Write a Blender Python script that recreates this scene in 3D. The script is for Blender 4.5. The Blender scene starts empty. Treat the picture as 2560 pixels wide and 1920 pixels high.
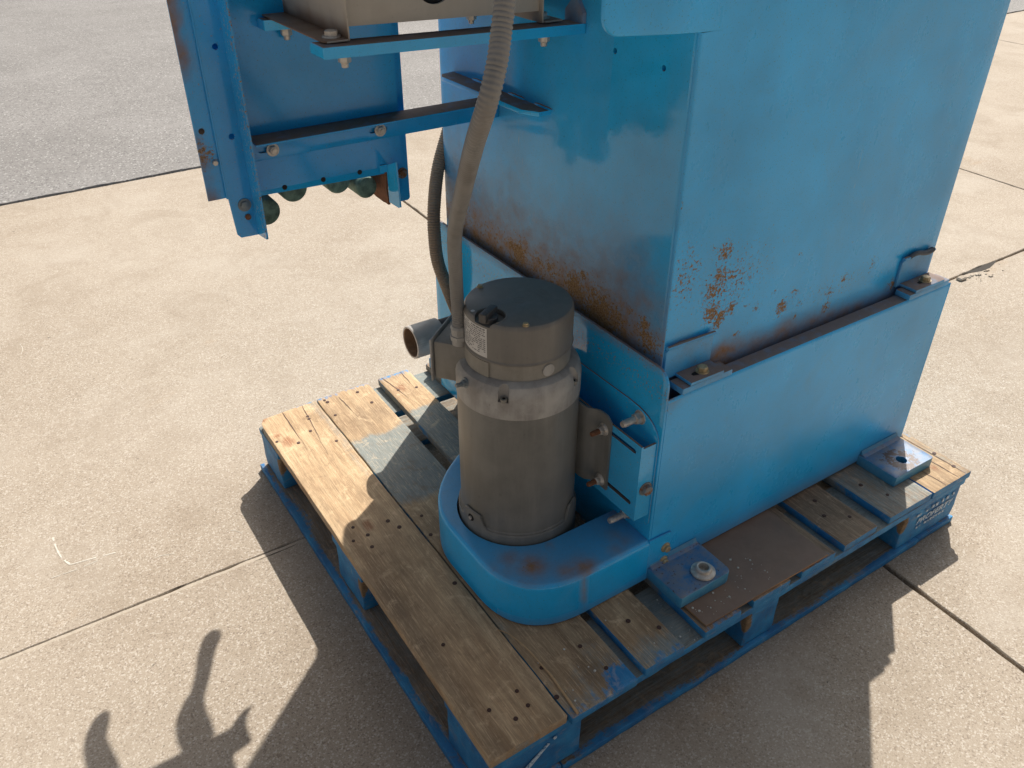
import bpy, bmesh, math, random
from mathutils import Vector, Matrix, noise
R = math.radians
rnd = random.Random(7)
sc = bpy.context.scene
COL = sc.collection

# ------------------------------------------------------------------ camera
cam_d = bpy.data.cameras.new("camera")
cam = bpy.data.objects.new("camera", cam_d); COL.objects.link(cam)
F_PX, YAW, PITCH, ROLL = 2080.0, R(56.475), R(33.519), R(0.148)
cam_d.sensor_width = 36.0; cam_d.lens = F_PX / 2560 * 36; cam_d.clip_start = 0.02; cam_d.clip_end = 400
fw = Vector((math.cos(YAW) * math.cos(PITCH), math.sin(YAW) * math.cos(PITCH), -math.sin(PITCH)))
rt = Vector((math.sin(YAW), -math.cos(YAW), 0)); up = rt.cross(fw)
rt2 = rt * math.cos(ROLL) + up * math.sin(ROLL); up2 = up * math.cos(ROLL) - rt * math.sin(ROLL)
m = Matrix((rt2, up2, -fw)).transposed().to_4x4(); m.translation = Vector((-0.366, -0.610, 1.278))
cam.matrix_world = m; sc.camera = cam

# ------------------------------------------------------------------ light
SUN = Vector((0.72, 0.57, 1.0)).normalized()
world = bpy.data.worlds.new("World"); sc.world = world; world.use_nodes = True
wn = world.node_tree; wn.nodes.clear()
sky = wn.nodes.new("ShaderNodeTexSky"); sky.sky_type = 'NISHITA'; sky.sun_disc = False
sky.sun_elevation = math.asin(SUN.z); sky.sun_rotation = math.atan2(SUN.x, SUN.y)
sky.air_density = 0.7; sky.dust_density = 5.0; sky.ozone_density = 0.3
hs = wn.nodes.new("ShaderNodeHueSaturation"); hs.inputs['Saturation'].default_value = 0.36
bg = wn.nodes.new("ShaderNodeBackground"); bg.inputs['Strength'].default_value = 0.078
wo = wn.nodes.new("ShaderNodeOutputWorld")
wn.links.new(sky.outputs[0], hs.inputs['Color']); wn.links.new(hs.outputs[0], bg.inputs[0]); wn.links.new(bg.outputs[0], wo.inputs[0])
sun_d = bpy.data.lights.new("sun", 'SUN'); sun_d.energy = 4.6; sun_d.angle = R(0.53); sun_d.color = (1.0, 0.96, 0.885)
sun = bpy.data.objects.new("sun", sun_d); COL.objects.link(sun)
sun.rotation_euler = (-SUN).to_track_quat('-Z', 'Y').to_euler(); sun.location = (3, 2.5, 5)
sc.view_settings.view_transform = 'Standard'; sc.view_settings.look = 'None'
sc.view_settings.exposure = 0.45; sc.view_settings.gamma = 1.0

# ------------------------------------------------------------------ node helpers
class NT:
    def __init__(s, name):
        s.mat = bpy.data.materials.new(name); s.mat.use_nodes = True
        s.t = s.mat.node_tree; s.t.nodes.clear()
        s.out = s.n("ShaderNodeOutputMaterial"); s.b = s.n("ShaderNodeBsdfPrincipled")
        s.l(s.b.outputs[0], s.out.inputs[0])
        s.geo = s.n("ShaderNodeNewGeometry"); s.pos = s.geo.outputs['Position']
    def n(s, ty, **kw):
        x = s.t.nodes.new(ty)
        for k, v in kw.items(): setattr(x, k, v)
        return x
    def l(s, a, b): s.t.links.new(a, b)
    def set(s, sock, v):
        if isinstance(v, (int, float)): sock.default_value = v
        elif isinstance(v, (tuple, list)): sock.default_value = tuple(v) if len(v) == 4 or sock.type == 'VECTOR' else (*v, 1)
        else: s.l(v, sock)
    def noise(s, scale, det=4, rough=.55, vec=None, dist=0.0):
        x = s.n("ShaderNodeTexNoise"); x.inputs['Scale'].default_value = scale; x.inputs['Detail'].default_value = det
        x.inputs['Roughness'].default_value = rough; x.inputs['Distortion'].default_value = dist
        s.l(vec or s.pos, x.inputs['Vector']); return x.outputs['Fac']
    def voro(s, scale, vec=None, out='Color'):
        x = s.n("ShaderNodeTexVoronoi"); x.inputs['Scale'].default_value = scale
        s.l(vec or s.pos, x.inputs['Vector']); return x.outputs[out]
    def rng(s, v, a, b, c=0.0, d=1.0, smooth=False):
        x = s.n("ShaderNodeMapRange")
        if smooth: x.interpolation_type = 'SMOOTHSTEP'
        s.set(x.inputs[0], v)
        for i, q in enumerate((a, b, c, d)): s.set(x.inputs[i + 1], q)
        return x.outputs[0]
    def math(s, op, a, b=0.0, clamp=False):
        x = s.n("ShaderNodeMath", operation=op, use_clamp=clamp); s.set(x.inputs[0], a); s.set(x.inputs[1], b); return x.outputs[0]
    def mix(s, f, a, b):
        x = s.n("ShaderNodeMix", data_type='RGBA'); s.set(x.inputs[0], f); s.set(x.inputs[6], a); s.set(x.inputs[7], b); return x.outputs[2]
    def scl(s, vec, v, off=None):
        x = s.n("ShaderNodeMapping"); s.l(vec, x.inputs[0]); x.inputs['Scale'].default_value = v
        if off is not None: s.l(off, x.inputs['Location'])
        return x.outputs[0]
    def attr(s, name):
        x = s.n("ShaderNodeAttribute", attribute_name=name); return x.outputs['Fac']
    def bump(s, h, st, dist, base=None):
        x = s.n("ShaderNodeBump"); x.inputs['Strength'].default_value = st; x.inputs['Distance'].default_value = dist
        s.l(h, x.inputs['Height'])
        if base is not None: s.l(base, x.inputs['Normal'])
        return x.outputs[0]
    def nz(s):
        x = s.n("ShaderNodeSeparateXYZ"); s.l(s.geo.outputs['True Normal'], x.inputs[0]); return x.outputs[2]
    def fin(s, col, rough, metal=0.0, nrm=None, spec=None):
        s.set(s.b.inputs['Base Color'], col); s.set(s.b.inputs['Roughness'], rough); s.set(s.b.inputs['Metallic'], metal)
        if nrm is not None: s.l(nrm, s.b.inputs['Normal'])
        if spec is not None: s.b.inputs['Specular IOR Level'].default_value = spec
        return s.mat

def blue_paint(name, col, rough=.12, film=0.0, dust=0.9, peel=.05):
    t = NT(name)
    big = t.noise(5, 5, .6); mid = t.noise(38, 6, .65); fine = t.noise(95, 8, .72); vf = t.noise(420, 3, .6)
    dk = tuple(c * .80 for c in col); lt = tuple(min(1, c * 1.12) for c in col)
    c = t.mix(t.rng(big, .3, .7), dk, lt)
    streak = t.noise(1, 6, .62, t.scl(t.pos, (13, 13, 8)))
    c = t.mix(t.math('MULTIPLY', t.rng(streak, .45, .75), max(film, .06)), c, (.20, .30, .38))
    sm = t.noise(7, 7, .62, None, 1.6)
    c = t.mix(t.math('MULTIPLY', t.rng(sm, .50, .66), .04 + film * 1.5), c, (.12, .38, .62))
    gr = t.noise(21, 7, .7, None, .6)
    c = t.mix(t.math('MULTIPLY', t.rng(gr, .58, .74), .06 + film * .9), c, (.06, .13, .17))
    sc_ = t.noise(1, 3, .6, t.scl(t.pos, (240, 240, 14)), .8)
    c = t.mix(t.math('MULTIPLY', t.math('MULTIPLY', t.rng(sc_, .70, .74), t.rng(t.noise(4, 3), .5, .6)), .5), c, (.35, .47, .55))
    c = t.mix(t.math('MULTIPLY', t.rng(vf, .61, .69), .5), c, (.03, .07, .10))
    stain = t.math('MULTIPLY', t.attr('stain'), t.rng(mid, .25, .65, .55, 1.0))
    c = t.mix(stain, c, t.mix(fine, (.19, .092, .038), (.40, .235, .12)))
    rf = t.math('ADD', t.rng(t.noise(185, 7, .75), .30, .70), t.math('MULTIPLY', t.attr('rust'), .90))
    rm = t.rng(rf, 1.00, 1.16)
    rc = t.mix(t.rng(vf, .35, .65), (.16, .088, .040), (.37, .245, .130))
    c = t.mix(rm, c, rc)
    d = t.math('MULTIPLY', t.rng(t.nz(), .70, .92), t.rng(mid, .25, .50, .75 * dust, dust))
    c = t.mix(d, c, t.mix(fine, (.18, .108, .068), (.32, .21, .14)))
    ro = t.math('ADD', rough, t.math('MULTIPLY', t.math('MAXIMUM', t.math('MAXIMUM', rm, d), stain), .55), True)
    ro = t.math('ADD', ro, t.math('MULTIPLY', t.rng(streak, .4, .75), film * .5), True)
    h = t.bump(t.noise(5.5, 2, .4), .05, .03)
    h = t.bump(t.noise(55, 3, .5), peel, .004, h)
    h = t.bump(vf, .25 * peel, .001, h)
    h = t.bump(rm, -.25, .0006, h)
    t.l(t.math('SUBTRACT', .5, t.math('MULTIPLY', t.math('MAXIMUM', t.math('MAXIMUM', rm, d), stain), .45)), t.b.inputs['Specular IOR Level'])
    return t.fin(c, ro, 0, h)

def wood(name, light, dark, rowdir='y', green=0.0):
    t = NT(name)
    oi = t.n("ShaderNodeObjectInfo")
    cmb = t.n("ShaderNodeCombineXYZ")
    for i, k in enumerate((37.0, 61.0, 11.0)): t.l(t.math('MULTIPLY', oi.outputs['Random'], k), cmb.inputs[i])
    s3 = (1, .045, 1) if rowdir == 'y' else (.045, 1, 1)
    gv = t.scl(t.pos, s3, cmb.outputs[0])
    g1 = t.noise(75, 7, .65, gv, .6); g2 = t.noise(260, 4, .7, gv)
    w = t.n("ShaderNodeTexWave", wave_type='BANDS'); w.bands_direction = 'X' if rowdir == 'y' else 'Y'
    w.inputs['Scale'].default_value = 11; w.inputs['Distortion'].default_value = 14; w.inputs['Detail'].default_value = 4
    w.inputs['Detail Scale'].default_value = .7
    t.l(t.scl(t.pos, (1, .12, 1) if rowdir == 'y' else (.12, 1, 1), cmb.outputs[0]), w.inputs['Vector'])
    bl = t.noise(9, 5, .6); fine = t.noise(110, 6, .7)
    c = t.mix(t.rng(g1, .32, .68), dark, light)
    c = t.mix(t.math('MULTIPLY', t.rng(w.outputs['Fac'], .35, .95), .26), c, tuple(x * .62 for x in dark))
    c = t.mix(t.math('MULTIPLY', t.rng(g2, .5, .72), .35), c, tuple(x * .55 for x in dark))
    c = t.mix(t.math('MULTIPLY', t.rng(bl, .45, .68), .65), c, tuple(x * .75 for x in dark))
    bv = t.mix(oi.outputs['Random'], (.93, .93, .93), (1.08, 1.05, 1.0))
    c = t.mix(t.attr('knot'), c, t.mix(g2, (.26, .11, .05), (.42, .21, .10)))
    mm = t.n("ShaderNodeMix", data_type='RGBA', blend_type='MULTIPLY'); mm.inputs[0].default_value = 1
    t.l(c, mm.inputs[6]); t.l(bv, mm.inputs[7]); c = mm.outputs[2]
    c = t.mix(t.math('MULTIPLY', t.attr('dirt_shade'), t.rng(bl, .3, .6, .5, 1)), c, (.055, .04, .028))
    ws = t.rng(t.math('ADD', t.math('ADD', t.math('MULTIPLY', fine, .35), t.math('MULTIPLY', g1, .45)), t.math('MULTIPLY', t.attr('wash'), .6)), .62, .86, 0, .86)
    c = t.mix(ws, c, t.mix(g1, (.155, .20, .205), (.27, .31, .30)))
    bs = t.rng(t.math('ADD', t.math('ADD', t.math('MULTIPLY', fine, .45), t.math('MULTIPLY', g1, .45)), t.math('MULTIPLY', t.attr('blue'), .55)), .66, .78)
    c = t.mix(bs, c, t.mix(t.rng(t.noise(22, 5), .35, .65), (.010, .15, .37), (.028, .27, .54)))
    hf = t.noise(620, 4, .75, gv); sp = t.noise(230, 3, .7)
    c = t.mix(t.math('MULTIPLY', t.rng(hf, .52, .66), t.math('SUBTRACT', .45, t.math('MULTIPLY', bs, .3))), c, tuple(x * .42 for x in dark))
    c = t.mix(t.math('MULTIPLY', t.rng(hf, .46, .34), t.math('SUBTRACT', .40, t.math('MULTIPLY', bs, .35))), c, tuple(min(1, x * 1.45) for x in light))
    c = t.mix(t.rng(sp, .68, .72, 0, .65), c, (.05, .032, .02))
    ab = t.noise(26, 7, .72, None, .7)
    c = t.mix(t.math('MULTIPLY', t.rng(ab, .56, .68), t.math('SUBTRACT', .42, t.math('MULTIPLY', bs, .2))), c, tuple(min(1, x * 1.3 + .03) for x in light))
    c = t.mix(t.math('MULTIPLY', t.rng(ab, .44, .33), .45), c, tuple(x * .5 for x in dark))
    h = t.bump(t.math('ADD', t.math('ADD', g1, hf), t.math('MULTIPLY', g2, .8)), .55, .0020)
    return t.fin(c, t.math('SUBTRACT', .78, t.math('MULTIPLY', bs, .22)), 0, h)

def metal(name, c1, c2, rough=.4, met=.8, scale=60, rust=0.0, bumpst=.1, rc=(.16, .065, .025)):
    t = NT(name)
    a = t.noise(scale, 6, .65); b = t.noise(scale * 5, 4, .6)
    c = t.mix(t.rng(a, .35, .65), c1, c2)
    rm = t.rng(t.math('ADD', a, t.math('ADD', t.attr('rust'), rust)), .72, .86)
    c = t.mix(rm, c, t.mix(b, rc, tuple(x * 1.7 for x in rc)))
    me = t.math('MULTIPLY', t.math('SUBTRACT', 1.0, rm), met)
    return t.fin(c, t.math('ADD', rough, t.math('MULTIPLY', rm, .4), True), me, t.bump(b, bumpst, .0006))

def dusty(name, base, dustc, rough=.45, amt=.5, scale=30, spec=None, peel=.06):
    t = NT(name)
    a = t.noise(scale, 6, .65); b = t.noise(scale * 9, 4, .65); v = t.noise(1, 4, .6, t.scl(t.pos, (60, 60, 6)))
    c = t.mix(t.math('MULTIPLY', t.rng(a, .3, .7), amt), base, dustc)
    c = t.mix(t.math('MULTIPLY', t.rng(v, .45, .75), amt * .7), c, dustc)
    c = t.mix(t.math('MULTIPLY', t.rng(b, .62, .72), .30), c, tuple(x * .45 for x in base))
    c = t.mix(t.attr('stain'), c, (.17, .085, .04))
    c = t.mix(t.attr('rust'), c, (.13, .10, .08))
    return t.fin(c, t.rng(a, .3, .7, rough - .08, rough + .15), 0, t.bump(b, peel, .0006), spec)

# ------------------------------------------------------------------ materials
M = {}
M['gloss'] = blue_paint("glossy_blue_paint", (.022, .47, .90), .045, .03, .95, .05)
M['chalk'] = blue_paint("chalky_blue_paint", (.024, .44, .88), .27, .10, .9, .03)
M['shaded'] = blue_paint("shaded_blue_paint", (.012, .35, .76), .14, .05, .95, .03)  # same blue paint, darkened where less light falls on the conveyor
M['guard'] = blue_paint("guard_blue_paint", (.012, .45, .92), .24, .08, .25, .03)
M['wood'] = wood("weathered_pallet_wood", (.52, .365, .235), (.30, .195, .12))
M['wood_lead'] = wood("pale_pallet_wood", (.68, .49, .295), (.46, .295, .16))
M['wood_x'] = wood("painted_pallet_wood", (.36, .24, .13), (.20, .13, .07), 'x')
M['zinc'] = metal("zinc_plated_steel", (.42, .38, .33), (.64, .60, .54), .38, .40, 120, .02)
M['brass'] = metal("yellow_zinc_steel", (.36, .27, .14), (.58, .46, .28), .36, .40, 120, .02)
M['dullbolt'] = metal("dull_painted_bolt", (.16, .20, .22), (.25, .27, .27), .5, .3, 120, .05)
M['rustbolt'] = metal("rusty_steel", (.14, .055, .025), (.24, .10, .045), .8, .1, 160, .1)
M['body'] = dusty("dark_grey_motor_paint", (.146, .144, .130), (.265, .257, .23), .42, .6, 14)
M['cap'] = dusty("charcoal_end_cap", (.145, .136, .122), (.25, .232, .20), .42, .45, 14)
M['cast'] = dusty("cast_aluminium", (.25, .235, .215), (.48, .46, .42), .55, .9, 26, None, .3)
M['cast_dark'] = dusty("dull_cast_ring", (.20, .185, .155), (.31, .29, .25), .55, .7, 40, None, .3)
M['beige'] = dusty("beige_enamel", (.40, .36, .30), (.50, .46, .39), .45, .5, 24)
M['conduit'] = dusty("grey_liquidtight_conduit", (.175, .175, .17), (.255, .248, .23), .5, .8, 22, None, .1)
M['conduit_brown'] = dusty("brown_dusty_conduit", (.22, .165, .115), (.32, .25, .18), .55, .8, 22, None, .1)
M['pvc'] = dusty("dirty_white_plastic", (.80, .78, .74), (.60, .54, .48), .5, .5, 38)
M['pvc_in'] = dusty("stained_plastic_bore", (.45, .30, .18), (.22, .12, .06), .7, .8, 60)
M['pipe'] = dusty("dark_blue_pipe", (.018, .045, .075), (.085, .065, .05), .45, .6, 30)
M['black'] = dusty("black_void", (.006, .006, .006), (.01, .01, .01), .9, .3)
M['plastic'] = dusty("black_plastic", (.055, .053, .052), (.10, .095, .09), .4, .4, 60)
M['roller'] = metal("corroded_green_roller", (.055, .095, .075), (.17, .27, .215), .65, .2, 70, .06, .3, (.05, .03, .02))
M['board'] = dusty("brown_hardboard", (.21, .125, .082), (.27, .18, .128), .55, .7, 30)
M['edge'] = dusty("raw_board_edge", (.33, .17, .075), (.42, .24, .12), .8, .6, 60)
M['nail'] = dusty("rusty_nail_head", (.05, .022, .016), (.10, .045, .03), .7, .6, 200)
M['label'] = dusty("white_nameplate", (.62, .61, .58), (.45, .42, .38), .5, .35, 60)
M['ink'] = dusty("grey_print", (.16, .155, .15), (.25, .24, .23), .6, .3, 90)
M['crumb'] = dusty("pale_crumb", (.62, .60, .54), (.5, .47, .4), .8, .5, 200)
M['straw'] = dusty("pale_splinter", (.55, .36, .19), (.42, .26, .13), .7, .6, 90)
M['weld'] = dusty("dark_weld", (.035, .05, .07), (.06, .07, .085), .5, .5, 120)
def foot_mat():
    t = NT("worn_blue_plate")
    a = t.noise(48, 7, .7); b = t.noise(240, 4, .65); a2 = t.noise(16, 5, .6)
    c = t.mix(t.rng(a, .38, .6), (.035, .17, .38), (.18, .21, .27))
    c = t.mix(t.rng(a2, .45, .65, 0, .5), c, (.17, .17, .18))
    c = t.mix(t.rng(t.math('ADD', t.noise(120, 5, .7), t.math('MULTIPLY', t.attr('rust'), .4)), .62, .68), c, (.075, .035, .025))
    c = t.mix(t.rng(t.nz(), .8, .5), c, t.mix(t.rng(a, .4, .6), (.05, .27, .46), (.10, .31, .46)))
    return t.fin(c, t.rng(b, .3, .7, .25, .5), 0, t.bump(b, .3, .0008))
M['foot'] = foot_mat()
def paint_txt():
    t = NT("worn_white_stencil")
    a = t.noise(260, 5, .7)
    c = t.mix(t.rng(a, .40, .50), (.05, .22, .40), (.66, .74, .78))
    return t.fin(c, .6)
M['stencil'] = paint_txt()
def concrete():
    t = NT("exposed_aggregate_concrete")
    big = t.noise(1.1, 6, .62); mid = t.noise(9, 6, .6); f1 = t.noise(260, 4, .7); f2 = t.noise(560, 3, .65); sw = t.noise(1, 5, .6, t.scl(t.pos, (9, 60, 9)))
    v = t.n("ShaderNodeTexVoronoi"); v.inputs['Scale'].default_value = 360; t.l(t.pos, v.inputs['Vector'])
    sep = t.n("ShaderNodeSeparateColor"); t.l(v.outputs['Color'], sep.inputs[0])
    agg = sep.outputs[0]
    c = t.mix(t.rng(big, .32, .68), (0.324, 0.263, 0.201), (0.384, 0.322, 0.253))
    c = t.mix(t.math('MULTIPLY', t.rng(mid, .42, .7), .30), c, (0.283, 0.222, 0.162))
    c = t.mix(t.math('MULTIPLY', t.rng(sw, .5, .75), .25), c, (0.427, 0.370, 0.310))
    c = t.mix(t.rng(f1, .46, .64, 0, .58), c, (0.229, 0.178, 0.128))
    c = t.mix(t.rng(f2, .53, .66, 0, .72), c, (0.503, 0.437, 0.362))
    c = t.mix(t.rng(agg, .84, .88, 0, .58), c, (0.550, 0.490, 0.422))
    c = t.mix(t.rng(agg, .13, .09, 0, .55), c, (0.162, 0.119, 0.087))
    st = t.noise(2.6, 5, .65)
    c = t.mix(t.rng(st, .52, .70, 0, .50), c, (0.434, 0.379, 0.316))
    st2 = t.noise(14, 6, .7)
    c = t.mix(t.rng(st2, .64, .74, 0, .30), c, (0.503, 0.445, 0.384))
    pw = t.noise(.55, 4, .6, None, .5)
    c = t.mix(t.rng(pw, .42, .62, 0, .32), c, (0.487, 0.421, 0.348))
    rs = t.noise(3.3, 4, .6, t.scl(t.pos, (1, 1.4, 1)))
    c = t.mix(t.rng(rs, .66, .78, 0, .35), c, (0.390, 0.257, 0.146))
    sp = t.noise(34, 3, .6)
    c = t.mix(t.rng(sp, .735, .75, 0, .75), c, (0.068, 0.056, 0.045))
    dr = t.noise(4.2, 7, .68, None, .8)
    c = t.mix(t.rng(dr, .50, .70, 0, .36), c, (0.232, 0.177, 0.125))
    h = t.bump(f1, .30, .003); h = t.bump(f2, .25, .0015, h)
    return t.fin(c, .86, 0, h, .3)
M['concrete'] = concrete()
def asph():
    t = NT("weathered_asphalt")
    big = t.noise(1.4, 6, .62); f1 = t.noise(110, 5, .75); f2 = t.noise(220, 4, .7); v = t.n("ShaderNodeTexVoronoi"); v.inputs['Scale'].default_value = 150; t.l(t.pos, v.inputs['Vector'])
    sep = t.n("ShaderNodeSeparateColor"); t.l(v.outputs['Color'], sep.inputs[0])
    c = t.mix(t.rng(big, .32, .68), (0.207, 0.194, 0.185), (0.273, 0.258, 0.248))
    c = t.mix(t.rng(f1, .44, .62, 0, .45), c, (0.138, 0.132, 0.128))
    c = t.mix(t.rng(f2, .54, .68, 0, .5), c, (0.373, 0.364, 0.347))
    c = t.mix(t.rng(sep.outputs[0], .92, .95, 0, .6), c, (0.487, 0.480, 0.455))
    c = t.mix(t.rng(sep.outputs[1], .12, .08, 0, .6), c, (0.081, 0.075, 0.075))
    c = t.mix(t.rng(t.noise(6, 5, .6), .55, .72, 0, .40), c, (0.162, 0.153, 0.149))
    return t.fin(c, .85, 0, t.bump(f1, .6, .006), .3)
M['asphalt'] = asph()
def plain(name, col, rough=.9):
    t = NT(name); a = t.noise(120, 5, .65)
    return t.fin(t.mix(a, tuple(x * .6 for x in col), tuple(x * 1.3 for x in col)), rough, 0, t.bump(a, .3, .003))
M['groove'] = plain("joint_dirt", (.035, .027, .02))
M['scuff'] = plain("pale_scrape", (.60, .55, .47))
M['lip'] = plain("joint_mortar", (.42, .355, .28))

# ------------------------------------------------------------------ mesh builder (world coordinates)
class MB:
    def __init__(s): s.bm = bmesh.new()
    def _mat(s, fs, mat):
        for f in fs: f.material_index = mat
    def box(s, x0, x1, y0, y1, z0, z1, bev=0.0, mat=0, seg=2):
        vs = [s.bm.verts.new((x, y, z)) for x in (x0, x1) for y in (y0, y1) for z in (z0, z1)]
        fs = [s.bm.faces.new([vs[i] for i in q]) for q in ((0, 1, 3, 2), (4, 6, 7, 5), (0, 4, 5, 1), (2, 3, 7, 6), (0, 2, 6, 4), (1, 5, 7, 3))]
        s._mat(fs, mat)
        if bev:
            es = list({e for f in fs for e in f.edges})
            r = bmesh.ops.bevel(s.bm, geom=es, offset=bev, segments=seg, affect='EDGES', profile=.5)
            s._mat(r['faces'], mat)
        return s
    def prism(s, pts, axis, a, b, mat=0, bev=0.0):
        """extrude a 2-D outline along an axis: x->(y,z), y->(x,z), z->(x,y)"""
        def P(p, t): return {'x': (t, p[0], p[1]), 'y': (p[0], t, p[1]), 'z': (p[0], p[1], t)}[axis]
        A = [s.bm.verts.new(P(p, a)) for p in pts]; B = [s.bm.verts.new(P(p, b)) for p in pts]
        n = len(pts); fs = [s.bm.faces.new(A[::-1]), s.bm.faces.new(B)]
        for i in range(n): fs.append(s.bm.faces.new((A[i], A[(i + 1) % n], B[(i + 1) % n], B[i])))
        s._mat(fs, mat)
        bmesh.ops.recalc_face_normals(s.bm, faces=fs)
        if bev:
            es = list({e for f in fs[:2] for e in f.edges})
            r = bmesh.ops.bevel(s.bm, geom=es, offset=bev, segments=2, affect='EDGES', profile=.5); s._mat(r['faces'], mat)
        return s
    def rings(s, rings, cap=True, mat=0):
        vr = [[s.bm.verts.new(p) for p in r] for r in rings]; n = len(vr[0]); fs = []
        for a, b in zip(vr, vr[1:]):
            for i in range(n): fs.append(s.bm.faces.new((a[i], a[(i + 1) % n], b[(i + 1) % n], b[i])))
        if cap: fs.append(s.bm.faces.new(vr[0][::-1])); fs.append(s.bm.faces.new(vr[-1]))
        s._mat(fs, mat); bmesh.ops.recalc_face_normals(s.bm, faces=fs)
        return s
    def lathe(s, prof, c, n=64, mat=0, axis='z', cap=True):
        rs = []
        for r, h in prof:
            ring = []
            for i in range(n):
                a = 2 * math.pi * i / n; u, v = r * math.cos(a), r * math.sin(a)
                ring.append({'z': (c[0] + u, c[1] + v, c[2] + h), 'x': (c[0] + h, c[1] + u, c[2] + v), 'y': (c[0] + u, c[1] + h, c[2] + v)}[axis])
            rs.append(ring)
        return s.rings(rs, cap, mat)
    def cyl(s, p0, p1, r0, r1=None, n=16, mat=0, phase=0.0):
        p0, p1 = Vector(p0), Vector(p1); r1 = r0 if r1 is None else r1
        d = (p1 - p0).normalized(); a = d.orthogonal().normalized(); b = d.cross(a)
        def ring(p, r): return [p + a * r * math.cos(2 * math.pi * i / n + phase) + b * r * math.sin(2 * math.pi * i / n + phase) for i in range(n)]
        return s.rings([ring(p0, r0), ring(p1, r1)], True, mat)
    def tube(s, pts, rad, n=16, mat=0):
        pts = [Vector(p) for p in pts]; rs = []; a = None
        for i, p in enumerate(pts):
            d = (pts[min(i + 1, len(pts) - 1)] - pts[max(i - 1, 0)]).normalized()
            a = d.orthogonal().normalized() if a is None else (a - d * a.dot(d)).normalized()
            b = d.cross(a); r = rad(i) if callable(rad) else rad
            rs.append([p + a * r * math.cos(2 * math.pi * k / n) + b * r * math.sin(2 * math.pi * k / n) for k in range(n)])
        return s.rings(rs, True, mat)
    def bolt(s, p, d, r, h, washer=0.0, wt=.0016, mat=0, shank=0.0, sr=0.0, smat=None, flange=False):
        """hexagon head (or nut) standing on a surface at p, axis d, optional washer and protruding shank"""
        p = Vector(p); d = Vector(d).normalized()
        if washer: s.cyl(p, p + d * wt, washer, washer * .96, 20, mat); p = p + d * wt
        if flange: s.cyl(p, p + d * h * .25, r * 1.3, r * 1.1, 20, mat)
        s.cyl(p, p + d * h * .88, r, r, 6, mat, .3); s.cyl(p + d * h * .88, p + d * h, r * .97, r * .80, 6, mat, .3)
        if shank: s.cyl(p + d * h, p + d * (h + shank * .85), sr, sr, 14, mat if smat is None else smat); s.cyl(p + d * (h + shank * .85), p + d * (h + shank), sr, sr * .8, 14, mat if smat is None else smat)
        return s
    def grid(s, step, axes='xyz'):
        for ax in axes:
            k = 'xyz'.index(ax); lo = min(v.co[k] for v in s.bm.verts); hi = max(v.co[k] for v in s.bm.verts)
            n = int((hi - lo) / step)
            for i in range(1, n + 1):
                co = [0, 0, 0]; co[k] = lo + i * (hi - lo) / (n + 1); no = [0, 0, 0]; no[k] = 1
                bmesh.ops.bisect_plane(s.bm, geom=s.bm.verts[:] + s.bm.edges[:] + s.bm.faces[:], plane_co=co, plane_no=no)
        return s
    def gridr(s, ax, a, b, step):
        k = 'xyz'.index(ax); n = int((b - a) / step)
        for i in range(n + 1):
            co = [0, 0, 0]; co[k] = a + i * step; no = [0, 0, 0]; no[k] = 1
            bmesh.ops.bisect_plane(s.bm, geom=s.bm.verts[:] + s.bm.edges[:] + s.bm.faces[:], plane_co=co, plane_no=no)
        return s
    def mesh(s, name):
        me = bpy.data.meshes.new(name); s.bm.to_mesh(me); return me
    def cut(s, other):
        a = bpy.data.objects.new("tmp_a", s.mesh("tmp_a")); b = bpy.data.objects.new("tmp_b", other.mesh("tmp_b"))
        COL.objects.link(a); COL.objects.link(b)
        md = a.modifiers.new("b", 'BOOLEAN'); md.operation = 'DIFFERENCE'; md.solver = 'EXACT'; md.object = b
        bpy.context.view_layer.update()
        me = bpy.data.meshes.new_from_object(a.evaluated_get(bpy.context.evaluated_depsgraph_get()))
        s.bm.free(); s.bm = bmesh.new(); s.bm.from_mesh(me)
        for o in (a, b):
            q = o.data; bpy.data.objects.remove(o); bpy.data.meshes.remove(q)
        bpy.data.meshes.remove(me); other.bm.free()
        return s
    def jitter(s, amp, freq=20, seed=0.0):
        for v in s.bm.verts:
            q = v.co * freq + Vector((seed, seed * 1.7, -seed))
            v.co += Vector((noise.noise(q), noise.noise(q + Vector((9, 0, 0))), noise.noise(q + Vector((0, 9, 0))))) * amp
        return s
    def build(s, name, mats, parent=None, off=None, attrs=None, angle=32):
        """link the mesh as one object, vertices relative to its thing's base"""
        if parent is not None and off is None:
            q = parent
            while q.parent is not None: q = q.parent
            off = q.location.copy()
        off = Vector(off) if off is not None else Vector((0, 0, 0))
        me = bpy.data.meshes.new(name); s.bm.to_mesh(me); s.bm.free()
        if attrs:
            for k, fn in attrs.items():
                at = me.attributes.new(k, 'FLOAT', 'CORNER'); data = [0.0] * len(me.loops)
                for pg in me.polygons:
                    nn = pg.normal
                    for li in pg.loop_indices: data[li] = max(0.0, min(1.2, fn(me.vertices[me.loops[li].vertex_index].co, nn)))
                at.data.foreach_set('value', data)
        for pg in me.polygons: pg.use_smooth = True
        me.set_sharp_from_angle(angle=R(angle))
        if off.length > 0: me.transform(Matrix.Translation(-off))
        for mm_ in (mats if isinstance(mats, (list, tuple)) else [mats]): me.materials.append(M[mm_])
        o = bpy.data.objects.new(name, me); COL.objects.link(o)
        if parent is not None: o.parent = parent
        else: o.location = off
        return o

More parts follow.
